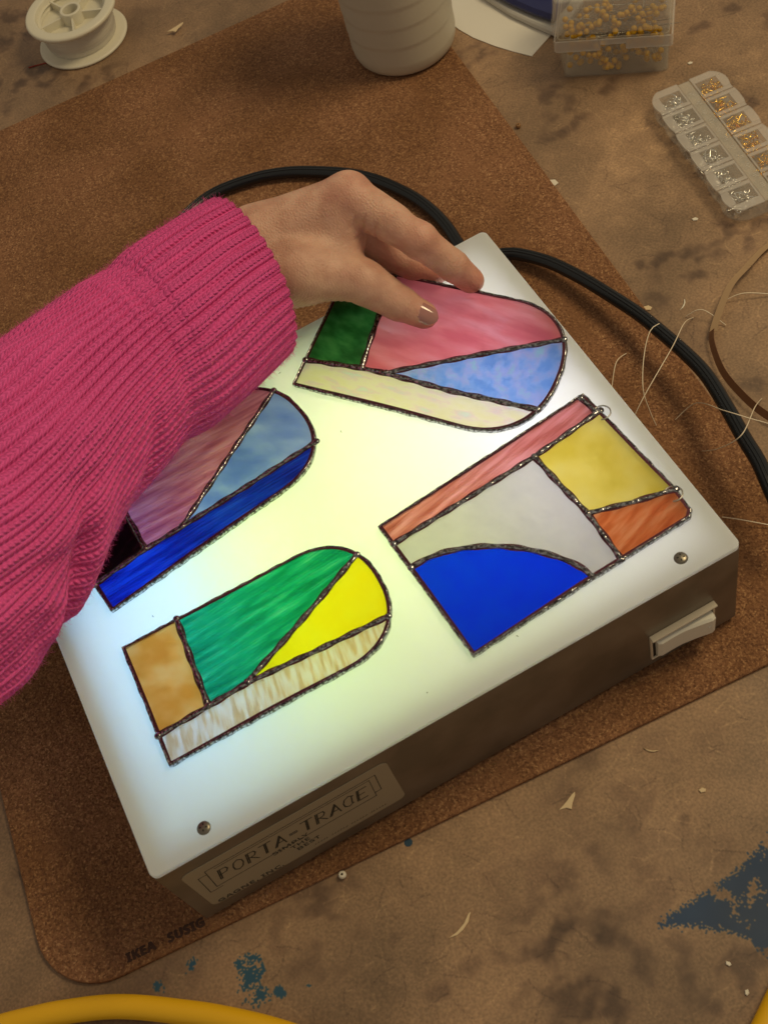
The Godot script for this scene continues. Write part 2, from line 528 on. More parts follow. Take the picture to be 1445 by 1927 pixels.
	for i in range(0, dabs.size(), 3):
		var cx2: float = (dabs[i] + 350.0) / k
		var cy2: float = (dabs[i + 1] + 350.0) / k
		var r2: float = dabs[i + 2] * 1.5 / k
		for y in range(int(cy2 - r2), int(cy2 + r2) + 1):
			for x in range(int(cx2 - r2), int(cx2 + r2) + 1):
				var q := y * N + x
				var d := sqrt((x - cx2) * (x - cx2) + (y - cy2) * (y - cy2)) / r2
				if d + (n3[q] / 255.0 - 0.5) * 1.9 + (n2[q] / 255.0 - 0.5) * 0.8 < 0.62:
					paint[q] = 2
	var out := PackedByteArray()
	out.resize(N * N * 3)
	for q in N * N:
		var s := stain[q]
		var f := (0.76 + n1[q] * 0.0015) * (0.84 + n2[q] * 0.00125) * (1.0 - 0.45 * clampf(s, -0.6, 1.0)) * (0.94 + n3[q] * 0.00045)
		var r := 156.0 * f
		var g := (126.0 - 6.0 * s) * f
		var b := (98.0 - 2.0 * s) * f
		var pp := paint[q]
		if pp == 1:
			var h := 0.8 + n1[q] * 0.0016
			r = 30.0 * h; g = 58.0 * h; b = 92.0 * h
		elif pp == 2:
			r = 40.0; g = 80.0; b = 104.0
		out[q * 3] = int(clampf(r, 0, 255))
		out[q * 3 + 1] = int(clampf(g, 0, 255))
		out[q * 3 + 2] = int(clampf(b, 0, 255))
	return ImageTexture.create_from_image(Image.create_from_data(N, N, false, Image.FORMAT_RGB8, out))

# ---------------------------------------------------------------- curves
func smooth_path(p: Array, step: float, closed := false) -> PackedVector3Array:
	var out := PackedVector3Array()
	var m := p.size()
	for i in (m if closed else m - 1):
		var a: Vector3 = p[(i + m - 1) % m] if closed or i > 0 else p[i]
		var b: Vector3 = p[i]
		var c: Vector3 = p[(i + 1) % m]
		var d: Vector3 = p[(i + 2) % m] if closed or i < m - 2 else c
		var steps := maxi(1, int(b.distance_to(c) / step))
		for s in steps:
			out.append(b.cubic_interpolate(c, a, d, float(s) / steps))
	if not closed:
		out.append(p[m - 1])
	return out

func straight_path(p: Array, step: float, closed := false) -> PackedVector3Array:
	var out := PackedVector3Array()
	var m := p.size()
	for i in (m if closed else m - 1):
		var b: Vector3 = p[i]
		var c: Vector3 = p[(i + 1) % m]
		var steps := maxi(1, int(b.distance_to(c) / step))
		for s in steps:
			out.append(b.lerp(c, float(s) / steps))
	if not closed:
		out.append(p[m - 1])
	return out

func vary(m: int, base: float, amount: float) -> Array:
	# a soldered bead: the radius swells and pinches along it
	var out := []
	var f := noise(FastNoiseLite.TYPE_SIMPLEX_SMOOTH, 0.09, 2, rng.randi())
	for i in m:
		out.append(base * (1.0 + amount * f.get_noise_1d(i * 0.9)))
	return out

func rounded_rect(w: float, d: float, r: float, steps := 6) -> PackedVector2Array:
	var out := PackedVector2Array()
	for c in [[1, 1, 0.0], [-1, 1, PI / 2], [-1, -1, PI], [1, -1, PI * 1.5]]:
		for k in steps + 1:
			var an: float = c[2] + PI / 2 * k / steps
			out.append(Vector2(c[0] * (w / 2 - r) + cos(an) * r, c[1] * (d / 2 - r) + sin(an) * r))
	return out

# ---------------------------------------------------------------- the scene
func _ready():
	rng.seed = 4711
	# camera
	var cam := Camera3D.new()
	cam.name = "camera"
	cam.transform = Transform3D(Basis(Vector3(0.903759, -0.204324, 0.376126), Vector3(0.426275, 0.509363, -0.747555), Vector3(-0.038841, 0.835943, 0.54744)), Vector3(0.225458, 0.612628, 0.871035))
	cam.fov = 43.747
	cam.near = 0.02
	cam.far = 20.0
	var lens := CameraAttributesPhysical.new()
	lens.frustum_focal_length = 29.89
	lens.frustum_focus_distance = 0.74
	lens.frustum_near = 0.02
	lens.frustum_far = 20.0
	lens.exposure_aperture = 14.0
	cam.attributes = lens
	add_child(cam)
	# the dim warm room and its lamp
	var we := WorldEnvironment.new()
	we.name = "environment"
	var env := Environment.new()
	env.background_mode = Environment.BG_COLOR
	env.background_color = lin(0.24, 0.207, 0.158)
	env.tonemap_mode = Environment.TONE_MAPPER_LINEAR
	env.tonemap_exposure = 1.06
	env.sdfgi_enabled = true
	env.ssao_enabled = true
	env.ssil_enabled = true
	we.environment = env
	add_child(we)
	var key := AreaLight3D.new()
	key.name = "room_lamp"
	key.area_size = Vector2(0.45, 0.45)
	key.light_color = lin(1.0, 0.80, 0.46)
	key.light_energy = 0.90
	key.area_range = 6.0
	key.shadow_enabled = true
	add_child(key)
	key.look_at_from_position(Vector3(1.12, 1.3, 0.46), Vector3(0.3, 0, 0.4), Vector3.UP)

	make_materials()
	build_table()
	build_light_box()
	build_panels()
	build_person()
	build_cords()
	build_spool()
	build_bottle()
	build_pin_box()
	build_organiser()
	build_paper()
	build_threads()
	build_scraps()

func build_table():
	var mb := MB.new()
	var a := 1200.0
	var pts := [Vector3(300 - a, -3, 300 - a), Vector3(300 + a, -3, 300 - a), Vector3(300 + a, -3, 300 + a), Vector3(300 - a, -3, 300 + a)]
	var uv := func(p: Vector3): return Vector2((p.x + 350.0) / 1300.0, (p.z + 350.0) / 1300.0)
	var low := Vector3(0, -25, 0)
	mb.tri(pts[0], pts[1], pts[2], Vector3.UP, Vector3.UP, Vector3.UP, uv.call(pts[0]), uv.call(pts[1]), uv.call(pts[2]))
	mb.tri(pts[0], pts[2], pts[3], Vector3.UP, Vector3.UP, Vector3.UP, uv.call(pts[0]), uv.call(pts[2]), uv.call(pts[3]))
	for i in 4:
		var j := (i + 1) % 4
		mb.flat([pts[i], pts[j], pts[j] + low, pts[i] + low], (pts[i] + pts[j]) * 0.5 - Vector3(300, 0, 300))
	mb.flat([pts[0] + low, pts[1] + low, pts[2] + low, pts[3] + low], Vector3.DOWN)
	var m := std(Color.WHITE, 0.62)
	m.albedo_texture = table_texture()
	m.heightmap_enabled = true
	m.heightmap_texture = ntex(noise(FastNoiseLite.TYPE_SIMPLEX, 0.05, 5, 104), 512)
	m.heightmap_scale = 0.02
	m.roughness_texture = ntex(noise(FastNoiseLite.TYPE_SIMPLEX_SMOOTH, 0.02, 5, 105), 512, [Color(0.75, 0.75, 0.75), Color(1, 1, 1)], [0.2, 0.8])
	var o := obj("table_surface", mb.commit(), m)
	o.set_meta("kind", "structure")
	tag(o, "worn brown hardboard table top with dark stains and blue paint", "")
	# cork mat, 450 x 650
	var root := thing("cork_mat", "large brown cork mat with rounded corners under the light box", "mat", Vector3(225, -3, 325))
	var mm := MB.new()
	mm.prism(rounded_rect(450, 650, 36, 10), 0.0, 3.0, 0.5)
	piece("cork_sheet", mm, M.cork, root)
	for word in [["IKEA", 49.0], ["SUSIG", 73.5]]:
		var tm := TextMesh.new()
		tm.text = word[0]
		tm.font = sys_font(true)
		tm.font_size = 64
		tm.pixel_size = 0.00011
		tm.depth = 0.00012
		tm.curve_step = 4.0
		var w := Node3D.new()
		w.name = "printed_word" if word[0].length() == 4 else "printed_word_001"
		root.add_child(w)
		w.position = Vector3((word[1] - 225.0) * 0.001, 0.00305, (643.5 - 325.0) * 0.001)
		for k in 5:
			var o2 := obj("ink" if k == 0 else "ink_%03d" % k, tm, M.mat_print, w)
			o2.rotation.x = -PI / 2
			o2.position = Vector3([0, -0.3, 0.3, 0, 0][k] * 0.001, k * 0.00002, [0, 0, 0, -0.25, 0.25][k] * 0.001)
			o2.scale = Vector3(1.0, 0.86, 1)

func sys_font(bold := false, family := "Droid Sans") -> SystemFont:
	var f := SystemFont.new()
	f.font_names = PackedStringArray([family])
	if bold:
		f.font_weight = 700
	return f

const BOX_AT := Vector3(228.9, 0, 510.8)
const BOX_TURN := 0.075336

func build_light_box():
	var root := thing("light_box", "glowing white light box with brown metal sides and maker's plate", "light box", BOX_AT, BOX_TURN)
	var W := 306.0
	var D := 244.0
	# the sheet metal case, open on top, with an inner lip
	var mb := MB.new()
	mb.box(Vector3(0, 38.7, D / 2 - 0.6), Vector3(W, 71.6, 1.2), 0.3)
	mb.box(Vector3(0, 38.7, -D / 2 + 0.6), Vector3(W, 71.6, 1.2), 0.3)
	for s in [-1, 1]:
		mb.box(Vector3(s * (W / 2 - 0.6), 38.7, 0), Vector3(1.2, 71.6, D - 2.5), 0.2)
		mb.box(Vector3(s * (W / 2 - 6.4), 68.5, 0), Vector3(10, 1.0, D - 2.6))
		mb.box(Vector3(0, 68.5, s * (D / 2 - 6.4)), Vector3(W - 23.0, 1.0, 10))
	mb.box(Vector3(0, 2.4, 0), Vector3(W - 2.6, 1.0, D - 2.6))
	piece("metal_case", mb, M.steel, root)
	var rb := MB.new()
	rb.box(Vector3(0, 4.0, 0), Vector3(W - 8, 1.0, D - 8))
	for s in [-1, 1]:
		rb.box(Vector3(s * (W / 2 - 3.0), 36.0, 0), Vector3(1.0, 62.0, D - 8))
		rb.box(Vector3(0, 36.0, s * (D / 2 - 3.0)), Vector3(W - 8.2, 62.0, 1.0))
	piece("reflector_tray", rb, M.reflector, root)
	var fb := MB.new()
	for sx in [-1, 1]:
		for sz in [-1, 1]:
			fb = MB.new()
			fb.lathe(Vector3(sx * 130, 0, sz * 98), [[0.1, 1.85], [7, 1.85], [7.5, 1.2], [7, 0.05], [0.1, 0.05]], 16)
			piece("rubber_foot", fb, M.rubber, root)
	# the white diffuser, with its screws
	var tb := MB.new()
	tb.prism(rounded_rect(307.4, 245.2, 3.5), 74.8, 78.0, 0.35)
	piece("diffuser_top", tb, M.acrylic, root)
	for x in [-123.6, 126.8]:
		var sb := MB.new()
		sb.lathe(Vector3(x, 78.03, 113.4), [[0.05, 1.15], [1.2, 1.1], [2.4, 0.85], [3.1, 0.4], [3.3, 0.0]], 24)
		var sc := piece("screw", sb, M.screw, root)
		var cb := MB.new()
		for an in [0.35, 0.35 + PI / 2]:
			var d := Vector3(cos(an), 0, sin(an))
			var e := Vector3(-d.z, 0, d.x)
			var c := Vector3(x, 79.14, 113.4)
			cb.flat([c - d * 1.9 - e * 0.35, c + d * 1.9 - e * 0.35, c + d * 1.9 + e * 0.35, c - d * 1.9 + e * 0.35], Vector3.UP)
			cb.flat([c - d * 1.9 - e * 0.35, c + d * 1.9 - e * 0.35, c + d * 1.7 - e * 0.3 - Vector3(0, .7, 0), c - d * 1.7 - e * 0.3 - Vector3(0, .7, 0)], -e)
			cb.flat([c - d * 1.9 + e * 0.35, c + d * 1.9 + e * 0.35, c + d * 1.7 + e * 0.3 - Vector3(0, .7, 0), c - d * 1.7 + e * 0.3 - Vector3(0, .7, 0)], e)
			c.y += 0.02
		piece("cross_slot", cb, M.dark, sc)
	# four fluorescent tubes of different tints inside, each with its light just above it
	var tubes := [[-106.0, Color(0.52, 0.76, 1.0), 0.92], [-42.0, Color(0.84, 1.0, 0.28), 0.74], [36.0, Color(0.96, 1.0, 0.58), 0.68], [104.0, Color(0.95, 0.92, 1.0), 0.80]]
	for t in tubes:
		var lt := MB.new()
		lt.tube(PackedVector3Array([Vector3(t[0], 16, -84), Vector3(t[0], 16, 0), Vector3(t[0], 16, 84)]), 8.0, 16)
		var lm := std(Color.WHITE, 0.4)
		lm.emission_enabled = true
		lm.emission = t[1]
		lm.emission_energy_multiplier = 0.6
		piece("lamp_tube", lt, lm, root)
		var al := AreaLight3D.new()
		al.name = "tube_light"
		al.area_size = Vector2(0.016, 0.162)
		al.light_color = t[1]
		al.light_energy = 0.013 * t[2]
		al.area_range = 1.0
		al.shadow_enabled = true
		al.rotation.x = PI / 2
		al.position = Vector3(t[0] * 0.001, 0.0255, 0)
		root.add_child(al, true)
	# crumbs of flux and glass left on the white top
	var kb0 := MB.new()
	for k in 26:
		var cx := rng.randf_range(-140, 140)
		var cz := rng.randf_range(-112, 112)
		var an := rng.randf() * TAU
		var ln := rng.randf_range(0.3, 1.3)
		kb0.tube(PackedVector3Array([Vector3(cx, 78.1, cz), Vector3(cx + cos(an) * ln * 0.5, 78.25, cz + sin(an) * ln * 0.5), Vector3(cx + cos(an + 0.5) * ln, 78.1, cz + sin(an + 0.5) * ln)]), 0.16, 4)
	var crumbs := piece("flux_specks", kb0, M.ink_soft, root)
	crumbs.set_meta("kind", "stuff")
	# maker's plate on the front
	var pb := MB.new()
	var rr := rounded_rect(107, 49.5, 4.0)
	var q := PackedVector2Array()
	for p in rr:
		q.append(p)
	pb.prism(q, 0.0, 0.35, 0.1)
	var plate := piece("name_plate", pb, M.plate, root)
	plate.transform = Transform3D(Basis(Vector3.RIGHT, PI / 2), Vector3(-0.0917, 0.0383, 0.12201))
	# frame lines and lettering, in plate coordinates (x right, z down), 0.35 above the face
	var lb := MB.new()
	var stroke := func(pts: Array, w: float):
		for i in pts.size() - 1:
			var a: Vector2 = pts[i]
			var b: Vector2 = pts[i + 1]
			var d := (b - a).normalized()
			var e := Vector2(-d.y, d.x) * w * 0.5
			var l := d * w * 0.3
			var y := 0.42
			var c4 := [a - l + e, b + l + e, b + l - e, a - l - e]
			var up4 := []
			for c in c4:
				up4.append(Vector3(c.x, y, c.y))
			lb.flat(up4, Vector3.UP)
			for s in 4:
				var s2 := (s + 1) % 4
				lb.flat([up4[s], up4[s2], up4[s2] - Vector3(0, 0.1, 0), up4[s] - Vector3(0, 0.1, 0)], up4[s] + up4[s2] - up4[(s + 2) % 4] - up4[(s + 3) % 4])
	var pv := func(x: float, y: float): return Vector2(x + 91.7, 38.3 - y)
	# bracket frame
	stroke.call([pv.call(-135.2, 55.4), pv.call(-45.8, 55.6), pv.call(-46.6, 37.2), pv.call(-49.8, 37.2)], 0.45)
	stroke.call([pv.call(-131.0, 53.2), pv.call(-49.4, 53.4), pv.call(-50.2, 33.1)], 0.35)
	stroke.call([pv.call(-135.2, 55.4), pv.call(-136.6, 33.1), pv.call(-49.9, 33.2)], 0.45)
	stroke.call([pv.call(-135.9, 51.6), pv.call(-139.9, 51.8), pv.call(-140.8, 30.5), pv.call(-134.4, 30.6)], 0.4)
	# letters
	var glyph := {
		"P": [[[0, 0], [0, 1], [.7, .95], [.85, .75], [.7, .52], [0, .46]], [[.16, 0], [.16, .9]]],
		"O": [[[.45, 0], [.1, .18], [0, .5], [.12, .85], [.5, 1], [.85, .82], [.95, .5], [.82, .15], [.45, 0]]],
		"R": [[[0, 0], [0, 1], [.7, .95], [.85, .75], [.7, .52], [0, .46]], [[.35, .47], [1, 0]], [[.16, 0], [.16, .9]]],
		"T": [[[-.1, 1], [1, 1]], [[.4, 1], [.4, 0]], [[.54, .96], [.54, 0]]],
		"A": [[[-.05, 0], [.5, 1], [1, 0]], [[.1, 0], [.56, .84]], [[.2, .32], [.85, .32]]],
		"C": [[[.95, .82], [.5, 1], [.12, .82], [0, .5], [.12, .16], [.5, 0], [.95, .15]], [[.8, .82], [.8, .2]]],
		"E": [[[.9, 1], [0, 1], [0, 0], [.95, 0]], [[0, .52], [.7, .52]], [[.14, .95], [.14, .05]]],
		"-": [[[.1, .55], [.8, .55]], [[.1, .42], [.8, .42]]],
	}
	var x := -132.5
	for ch in "PORTA-TRACE":
		for g in glyph[ch]:
			var pl := []
			for p in g:
				pl.append(pv.call(x + p[0] * 5.6 + p[1] * 1.8, 38.2 + p[1] * 11.0))
			stroke.call(pl, 0.72)
		x += 7.35
	# fine print: rows of tiny marks too small to read
	for k in 26:
		var fx := -88.0 + k * 1.55
		if k % 7 == 5:
			continue
		stroke.call([pv.call(fx, 17.2), pv.call(fx + rng.randf_range(0.5, 1.1), 18.4)], 0.3)
	var lt2 := piece("plate_lettering", lb, M.ink, root)
	lt2.transform = plate.transform
	for row in [["SIMPLY", -97.0, 33.6, 0.00008, 0.08], ["THE", -93.0, 28.6, 0.00007, 0.08], ["BEST", -90.0, 23.8, 0.00008, 0.08], ["GAGNE, INC.", -124.0, 16.0, 0.00006, 0.0]]:
		var tm := TextMesh.new()
		tm.text = row[0]
		tm.font = sys_font(row[0].begins_with("G"))
		tm.font_size = 48
		tm.pixel_size = row[3]
		tm.depth = 0.00012
		var w := obj("plate_words", tm, M.ink_soft if row[4] == 0.0 else M.ink, root)
		w.position = Vector3(row[1] * 0.001, row[2] * 0.001, 0.12243)
		w.rotation.z = row[4]
		w.scale = Vector3(1.25, 1, 1)
	# rocker switch in its bright frame
	var fb2 := MB.new()
	fb2.box(Vector3(120.9, 35.0, 123.8), Vector3(37.0, 1.2, 3.6), 0.25)
	fb2.box(Vector3(120.9, 11.6, 122.8), Vector3(37.0, 1.2, 1.6), 0.25)
	fb2.box(Vector3(102.9, 23.2, 122.7), Vector3(1.2, 22.0, 1.4), 0.2)
	fb2.box(Vector3(138.9, 23.2, 122.7), Vector3(1.2, 22.0, 1.4), 0.2)
	var fr := piece("switch_frame", fb2, M.chrome, root)
	var bb := MB.new()
	bb.box(Vector3(120.9, 23.2, 122.4), Vector3(34.6, 21.8, 0.6))
	piece("switch_recess", bb, M.dark, fr)
	var rows := []
	for i in 17:
		var t := i / 16.0
		var xx := 105.2 + t * 31.2
		var out := 125.9 + 2.6 * t * t + 0.8 * absf(t - 0.42) * 2.0
		if i == 0 or i == 16:
			out -= 1.0
		var ring := PackedVector3Array()
		for c in [[31.6, 122.9], [31.2, out - 1.2], [30.0, out], [15.4, out - 0.6], [14.4, out - 1.6], [14.0, 122.9]]:
			ring.append(Vector3(xx, c[0], c[1]))
		rows.append(ring)
	var kb := MB.new()
	for i in 16:
		for j in 5:
			kb.flat([rows[i][j], rows[i + 1][j], rows[i + 1][j + 1], rows[i][j + 1]], rows[i][j] + rows[i][j + 1] - Vector3(rows[i][j].x * 2, 44, 2 * 124))
	kb.flat([rows[0][0], rows[0][1], rows[0][2], rows[0][3], rows[0][4], rows[0][5]], Vector3.LEFT)
	kb.flat([rows[16][0], rows[16][1], rows[16][2], rows[16][3], rows[16][4], rows[16][5]], Vector3.RIGHT)
	var rk := piece("switch_rocker", kb, M.rocker, root)
	var db := MB.new()
	db.box(Vector3(132.6, 24.0, 128.6), Vector3(1.6, 0.5, 0.3))
	piece("switch_mark", db, M.white_chip, rk)

# ---------------------------------------------------------------- glass panels
func arch_outline(L: float, W: float, rx: float) -> PackedVector2Array:
	# straight on the left, a rounded end on the right; y runs away from the viewer
	var out := PackedVector2Array([Vector2(0, 0)])
	for k in 41:
		var an := -PI / 2 + PI * k / 40.0
		var c := cos(an)
		var s := sin(an)
		out.append(Vector2(L - rx + rx * pow(absf(c), 2.0 / 2.35), W / 2 + W / 2 * signf(s) * pow(absf(s), 2.0 / 2.35)))
	out.append(Vector2(0, W))
	return out

func make_panel(called: String, label: String, at: Transform3D, outline: PackedVector2Array, panes: Array, seams: Array):
	var root := thing(called, label, "stained glass", Vector3.ZERO, 0.0, "stained glass panels on the light box")
	root.transform = at
	var th := 3.0
	var jit := noise(FastNoiseLite.TYPE_SIMPLEX_SMOOTH, 0.12, 2, rng.randi())
	for pn in panes:
		# [name, material, region, streak angle]
		var cut := Geometry2D.intersect_polygons(outline, PackedVector2Array(pn[2]))
		for c in cut:
			var small := Geometry2D.offset_polygon(c, -0.35)
			if small.is_empty():
				continue
			var poly := PackedVector2Array()
			for p in small[0]:
				if poly.is_empty() or poly[poly.size() - 1].distance_to(p) > 0.25:
					poly.append(Vector2(p.x, -p.y))
			var mb := MB.new()
			mb.prism(poly, 0.0, th, 0.2, pn[3])
			piece(pn[0], mb, pn[1], root)
	# copper foil under the solder: flat ribbons on the glass
	var fb := MB.new()
	var ribbons := []
	var rim := []
	for p in outline:
		rim.append(Vector3(p.x, 0, -p.y))
	for s in seams:
		var l := []
		for p in s:
			l.append(Vector3(p[0], 0, -p[1]))
		ribbons.append(l)
	for l in ribbons:
		var path := straight_path(l, 2.0)
		for i in path.size() - 1:
			var d := (path[i + 1] - path[i]).normalized()
			var e := Vector3(-d.z, 0, d.x)
			var w1 := 1.6 + 0.3 * sin(i * 0.9 + path[0].x)
			var w2 := 1.6 + 0.3 * sin((i + 1) * 0.9 + path[0].x)
			var up := Vector3(0, th + 0.12, 0)
			fb.flat([path[i] + e * w1 + up, path[i + 1] + e * w2 + up, path[i + 1] - e * w2 + up, path[i] - e * w1 + up], Vector3.UP)
	var rp := straight_path(rim, 2.0, true)
	var cen := Vector3.ZERO
	for p in rp:
		cen += p / rp.size()
	for i in rp.size():
		var j := (i + 1) % rp.size()
		var pi := rp[i].lerp(cen, 1.7 / maxf(8.0, rp[i].distance_to(cen)))
		var pj := rp[j].lerp(cen, 1.7 / maxf(8.0, rp[j].distance_to(cen)))
		var up := Vector3(0, th + 0.1, 0)
		fb.flat([rp[i] + up, rp[j] + up, pj + up, pi + up], Vector3.UP)
	piece("copper_foil", fb, M.foil, root)
	for l in ribbons:
		var path := straight_path(l, 0.9)
		for i in path.size():
			path[i] += Vector3(0.3 * jit.get_noise_1d(i * 0.9), th + 0.15 + 0.12 * jit.get_noise_1d(i * 2.0 + 500.0), 0.3 * jit.get_noise_1d(i * 0.9 + 900.0))
		var sb := MB.new()
		sb.tube(path, vary(path.size(), 1.12, 0.28), 10, false, 0.75)
		piece("solder_seam", sb, M.solder, root)
	var path2 := straight_path(rim, 0.9, true)
	for i in path2.size():
		path2[i] += Vector3(0.3 * jit.get_noise_1d(i * 0.9), th * 0.5 + 0.15, 0.3 * jit.get_noise_1d(i * 0.9 + 900.0))
	var bb := MB.new()
	bb.tube(path2, vary(path2.size(), 0.88, 0.25), 10, true, 2.0)
	piece("solder_rim", bb, M.solder, root)
	# a few beads of solder at the joints
	for s in seams:
		for e in [s[0], s[s.size() - 1]]:
			var gb := MB.new()
			gb.lathe(Vector3(e[0], th + 0.1, -e[1]), [[1.9, 0.0], [1.75, 0.5], [1.2, 0.9], [0.6, 1.1], [0.02, 1.15]], 12)
			piece("solder_joint", gb, M.solder, root)
	return root

func flat_at(o: Vector3, u: Vector3) -> Transform3D:
	u = u.normalized()
	var nn := Vector3.UP
	return Transform3D(Basis(u, nn, u.cross(nn)), o * 0.001)

func V(l: Array) -> PackedVector2Array:
	var out := PackedVector2Array()
	for p in l:
		out.append(Vector2(p[0], p[1]))
	return out

func build_panels():
	var y := 78.4
	# bottom left: amber, green, yellow, cream
	make_panel("stained_glass_panel", "arched panel with green, bright yellow and amber panes above a cream strip", flat_at(Vector3(109.3, y, 598.6), Vector3(0.9984, 0, -0.0562)), arch_outline(127, 69, 34), [
		["cream_pane", M.cream_c, V([[-5, -5], [140, -5], [140, 14], [85, 16], [46, 17.6], [27, 16.6], [-5, 15.8]]), 0.15],
		["amber_pane", M.amber_c, V([[-5, 15.8], [27, 16.6], [30.5, 80], [-5, 80]]), 0.6],
		["green_pane", M.green_c, V([[27, 16.6], [46, 17.6], [140, 60.9], [140, 90], [31, 90]]), -0.1],
		["yellow_pane", M.yellow_c, V([[46, 17.6], [85, 16], [140, 14], [150, 65.4]]), 0.0]],
		[[[0, 16], [27, 17.2], [49, 18.4], [85, 16], [121.5, 14.1]], [[29.8, 69], [28.2, 43.8], [27, 17.5]], [[122.6, 52.8], [95.8, 40], [74, 30], [48, 18.8]]])
	# under the sleeve: pink, light blue, black, deep blue
	make_panel("stained_glass_panel", "arched panel half under the sleeve, pink and light blue above a deep blue strip", flat_at(Vector3(106.1, y, 506.7), Vector3(0.9772, 0, -0.2125)), arch_outline(140, 74, 36), [
		["deep_blue_pane", M.navy_b, V([[-5, -5], [150, -5], [150, 12.8], [92, 14.9], [52, 17.4], [31, 19], [-5, 18.9]]), 0.08],
		["black_pane", M.black_b, V([[-5, 18.9], [31.2, 19], [34.5, 90], [-5, 90]]), 0.0],
		["pink_pane", M.pink_b, V([[31.2, 19], [52, 17.4], [150, 64.4], [150, 95], [35, 95]]), 0.15],
		["light_blue_pane", M.sky_b, V([[52, 17.4], [92, 14.9], [150, 12.8], [160, 69.2]]), 0.9]],
		[[[-0.2, 18.9], [31.3, 19], [52.7, 17.4], [92, 15], [135, 13]], [[34.3, 74], [33.1, 43.3], [31.1, 19.4]], [[135.6, 57.5], [93.9, 37.6], [53, 17.8]]])
	# right: the rectangle
	make_panel("stained_glass_panel", "rectangular panel with pink strip, white pane and deep blue quarter curve", flat_at(Vector3(244.8, y, 529.5), Vector3(0.9873, 0, -0.1587)), V([[0, 0], [124.2, 0], [124.6, -72.4], [122.8, -86.6], [120, -89], [65, -87.4], [-1.2, -86.1]]), [
		["pink_pane", M.rose_d, V([[-8, 5], [135, 5], [135, -13.9], [83, -15.4], [40, -14.3], [-8, -13.2]]), -0.12],
		["yellow_pane", M.yellow_d, V([[83, -15.4], [135, -13.9], [135, -77.4], [84.2, -58.3]]), 0.3],
		["orange_pane", M.orange_d, V([[84.2, -58.3], [135, -77.4], [135, -98], [81.2, -98], [81.4, -88]]), -0.25],
		["white_pane", M.white_d, V([[-8, -13.2], [40, -14.3], [83, -15.4], [84.2, -58.3], [81.4, -88], [81.2, -98], [66, -98], [65.4, -87], [64.7, -81.5], [59.2, -69.2], [48.4, -54.4], [34.2, -41.7], [17.3, -32.5], [0.2, -29.7], [-8, -29.6]]), 0.0],
		["deep_blue_pane", M.blue_d, V([[-8, -29.6], [0.2, -29.7], [17.3, -32.5], [34.2, -41.7], [48.4, -54.4], [59.2, -69.2], [64.7, -81.5], [65.4, -87], [66, -98], [-8, -98]]), 0.0]],
		[[[0.4, -13.2], [40, -14.3], [83, -15.4], [124.6, -13.9]], [[83, -15.4], [83.2, -36], [84, -58.6], [81.4, -88]], [[84.2, -58.3], [104.4, -66.6], [124.5, -73.4]], [[121.6, -1.2], [122.3, -13.0]],
		[[0.2, -29.7], [8.8, -30.3], [17.3, -32.5], [26, -36.6], [34.2, -41.7], [41.6, -47.6], [48.4, -54.4], [54.2, -61.6], [59.2, -69.2], [62.4, -75.2], [64.7, -81.5], [65.4, -87]]])
	# in the hand: lifted at its far edge
	var u := Vector3(0.682, -0.0036, 0.7314).normalized()
	var nn := Vector3(-0.0784, 0.9939, 0.078)
	nn = (nn - u * nn.dot(u)).normalized()
	make_panel("stained_glass_panel", "arched panel held by the hand, large pink pane with dark green and blue", Transform3D(Basis(u, nn, u.cross(nn)), Vector3(0.2377, 0.0785, 0.4229)), arch_outline(138, 79.4, 40), [
		["cream_pane", M.cream_a, V([[-5, -5], [150, -5], [150, 19.7], [128, 19], [87, 18], [47, 19], [33, 18.6], [-5, 15.6]]), 0.05],
		["dark_green_pane", M.green_a, V([[-5, 15.6], [33, 18.6], [27.6, 95], [-5, 95]]), 0.3],
		["pink_pane", M.pink_a, V([[33, 18.6], [47, 19], [150, 70.8], [150, 100], [27, 100]]), 0.12],
		["light_blue_pane", M.blue_a, V([[47, 19], [87, 18], [128, 19], [150, 19.7], [160, 75.8]]), 0.5]],
		[[[0.6, 15.5], [33, 18.6], [47, 19], [87, 18], [134, 19.4]], [[28.6, 79], [29.7, 53.5], [31.5, 36], [33.6, 19]], [[48, 19.4], [92.2, 42], [132.8, 61.9]]])

# ---------------------------------------------------------------- the hand and the sleeve
func cap(f: PackedFloat32Array, dim: Vector3i, g0: Vector3, st: float, a: Vector3, b: Vector3, ra: float, rb: float, k: float):
	# joins a tapered capsule into the field with a smooth minimum
	var lo := (a.min(b) - Vector3.ONE * (maxf(ra, rb) + k + 6.0) - g0) / st
	var hi := (a.max(b) + Vector3.ONE * (maxf(ra, rb) + k + 6.0) - g0) / st
	var x0 := maxi(0, int(lo.x)); var y0 := maxi(0, int(lo.y)); var z0 := maxi(0, int(lo.z))
	var x1 := mini(dim.x - 1, int(hi.x) + 1); var y1 := mini(dim.y - 1, int(hi.y) + 1); var z1 := mini(dim.z - 1, int(hi.z) + 1)
	var ab := b - a
	var il := 1.0 / maxf(ab.length_squared(), 1e-6)
	for z in range(z0, z1 + 1):
		for y in range(y0, y1 + 1):
			var row := (z * dim.y + y) * dim.x
			for x in range(x0, x1 + 1):
				var p := g0 + Vector3(x, y, z) * st
				var t := clampf((p - a).dot(ab) * il, 0.0, 1.0)
				var d := p.distance_to(a + ab * t) - (ra + (rb - ra) * t)
				var o := f[row + x]
				var h := k - absf(o - d)
				f[row + x] = minf(o, d) - (h * h * 0.25 / k if h > 0.0 else 0.0)

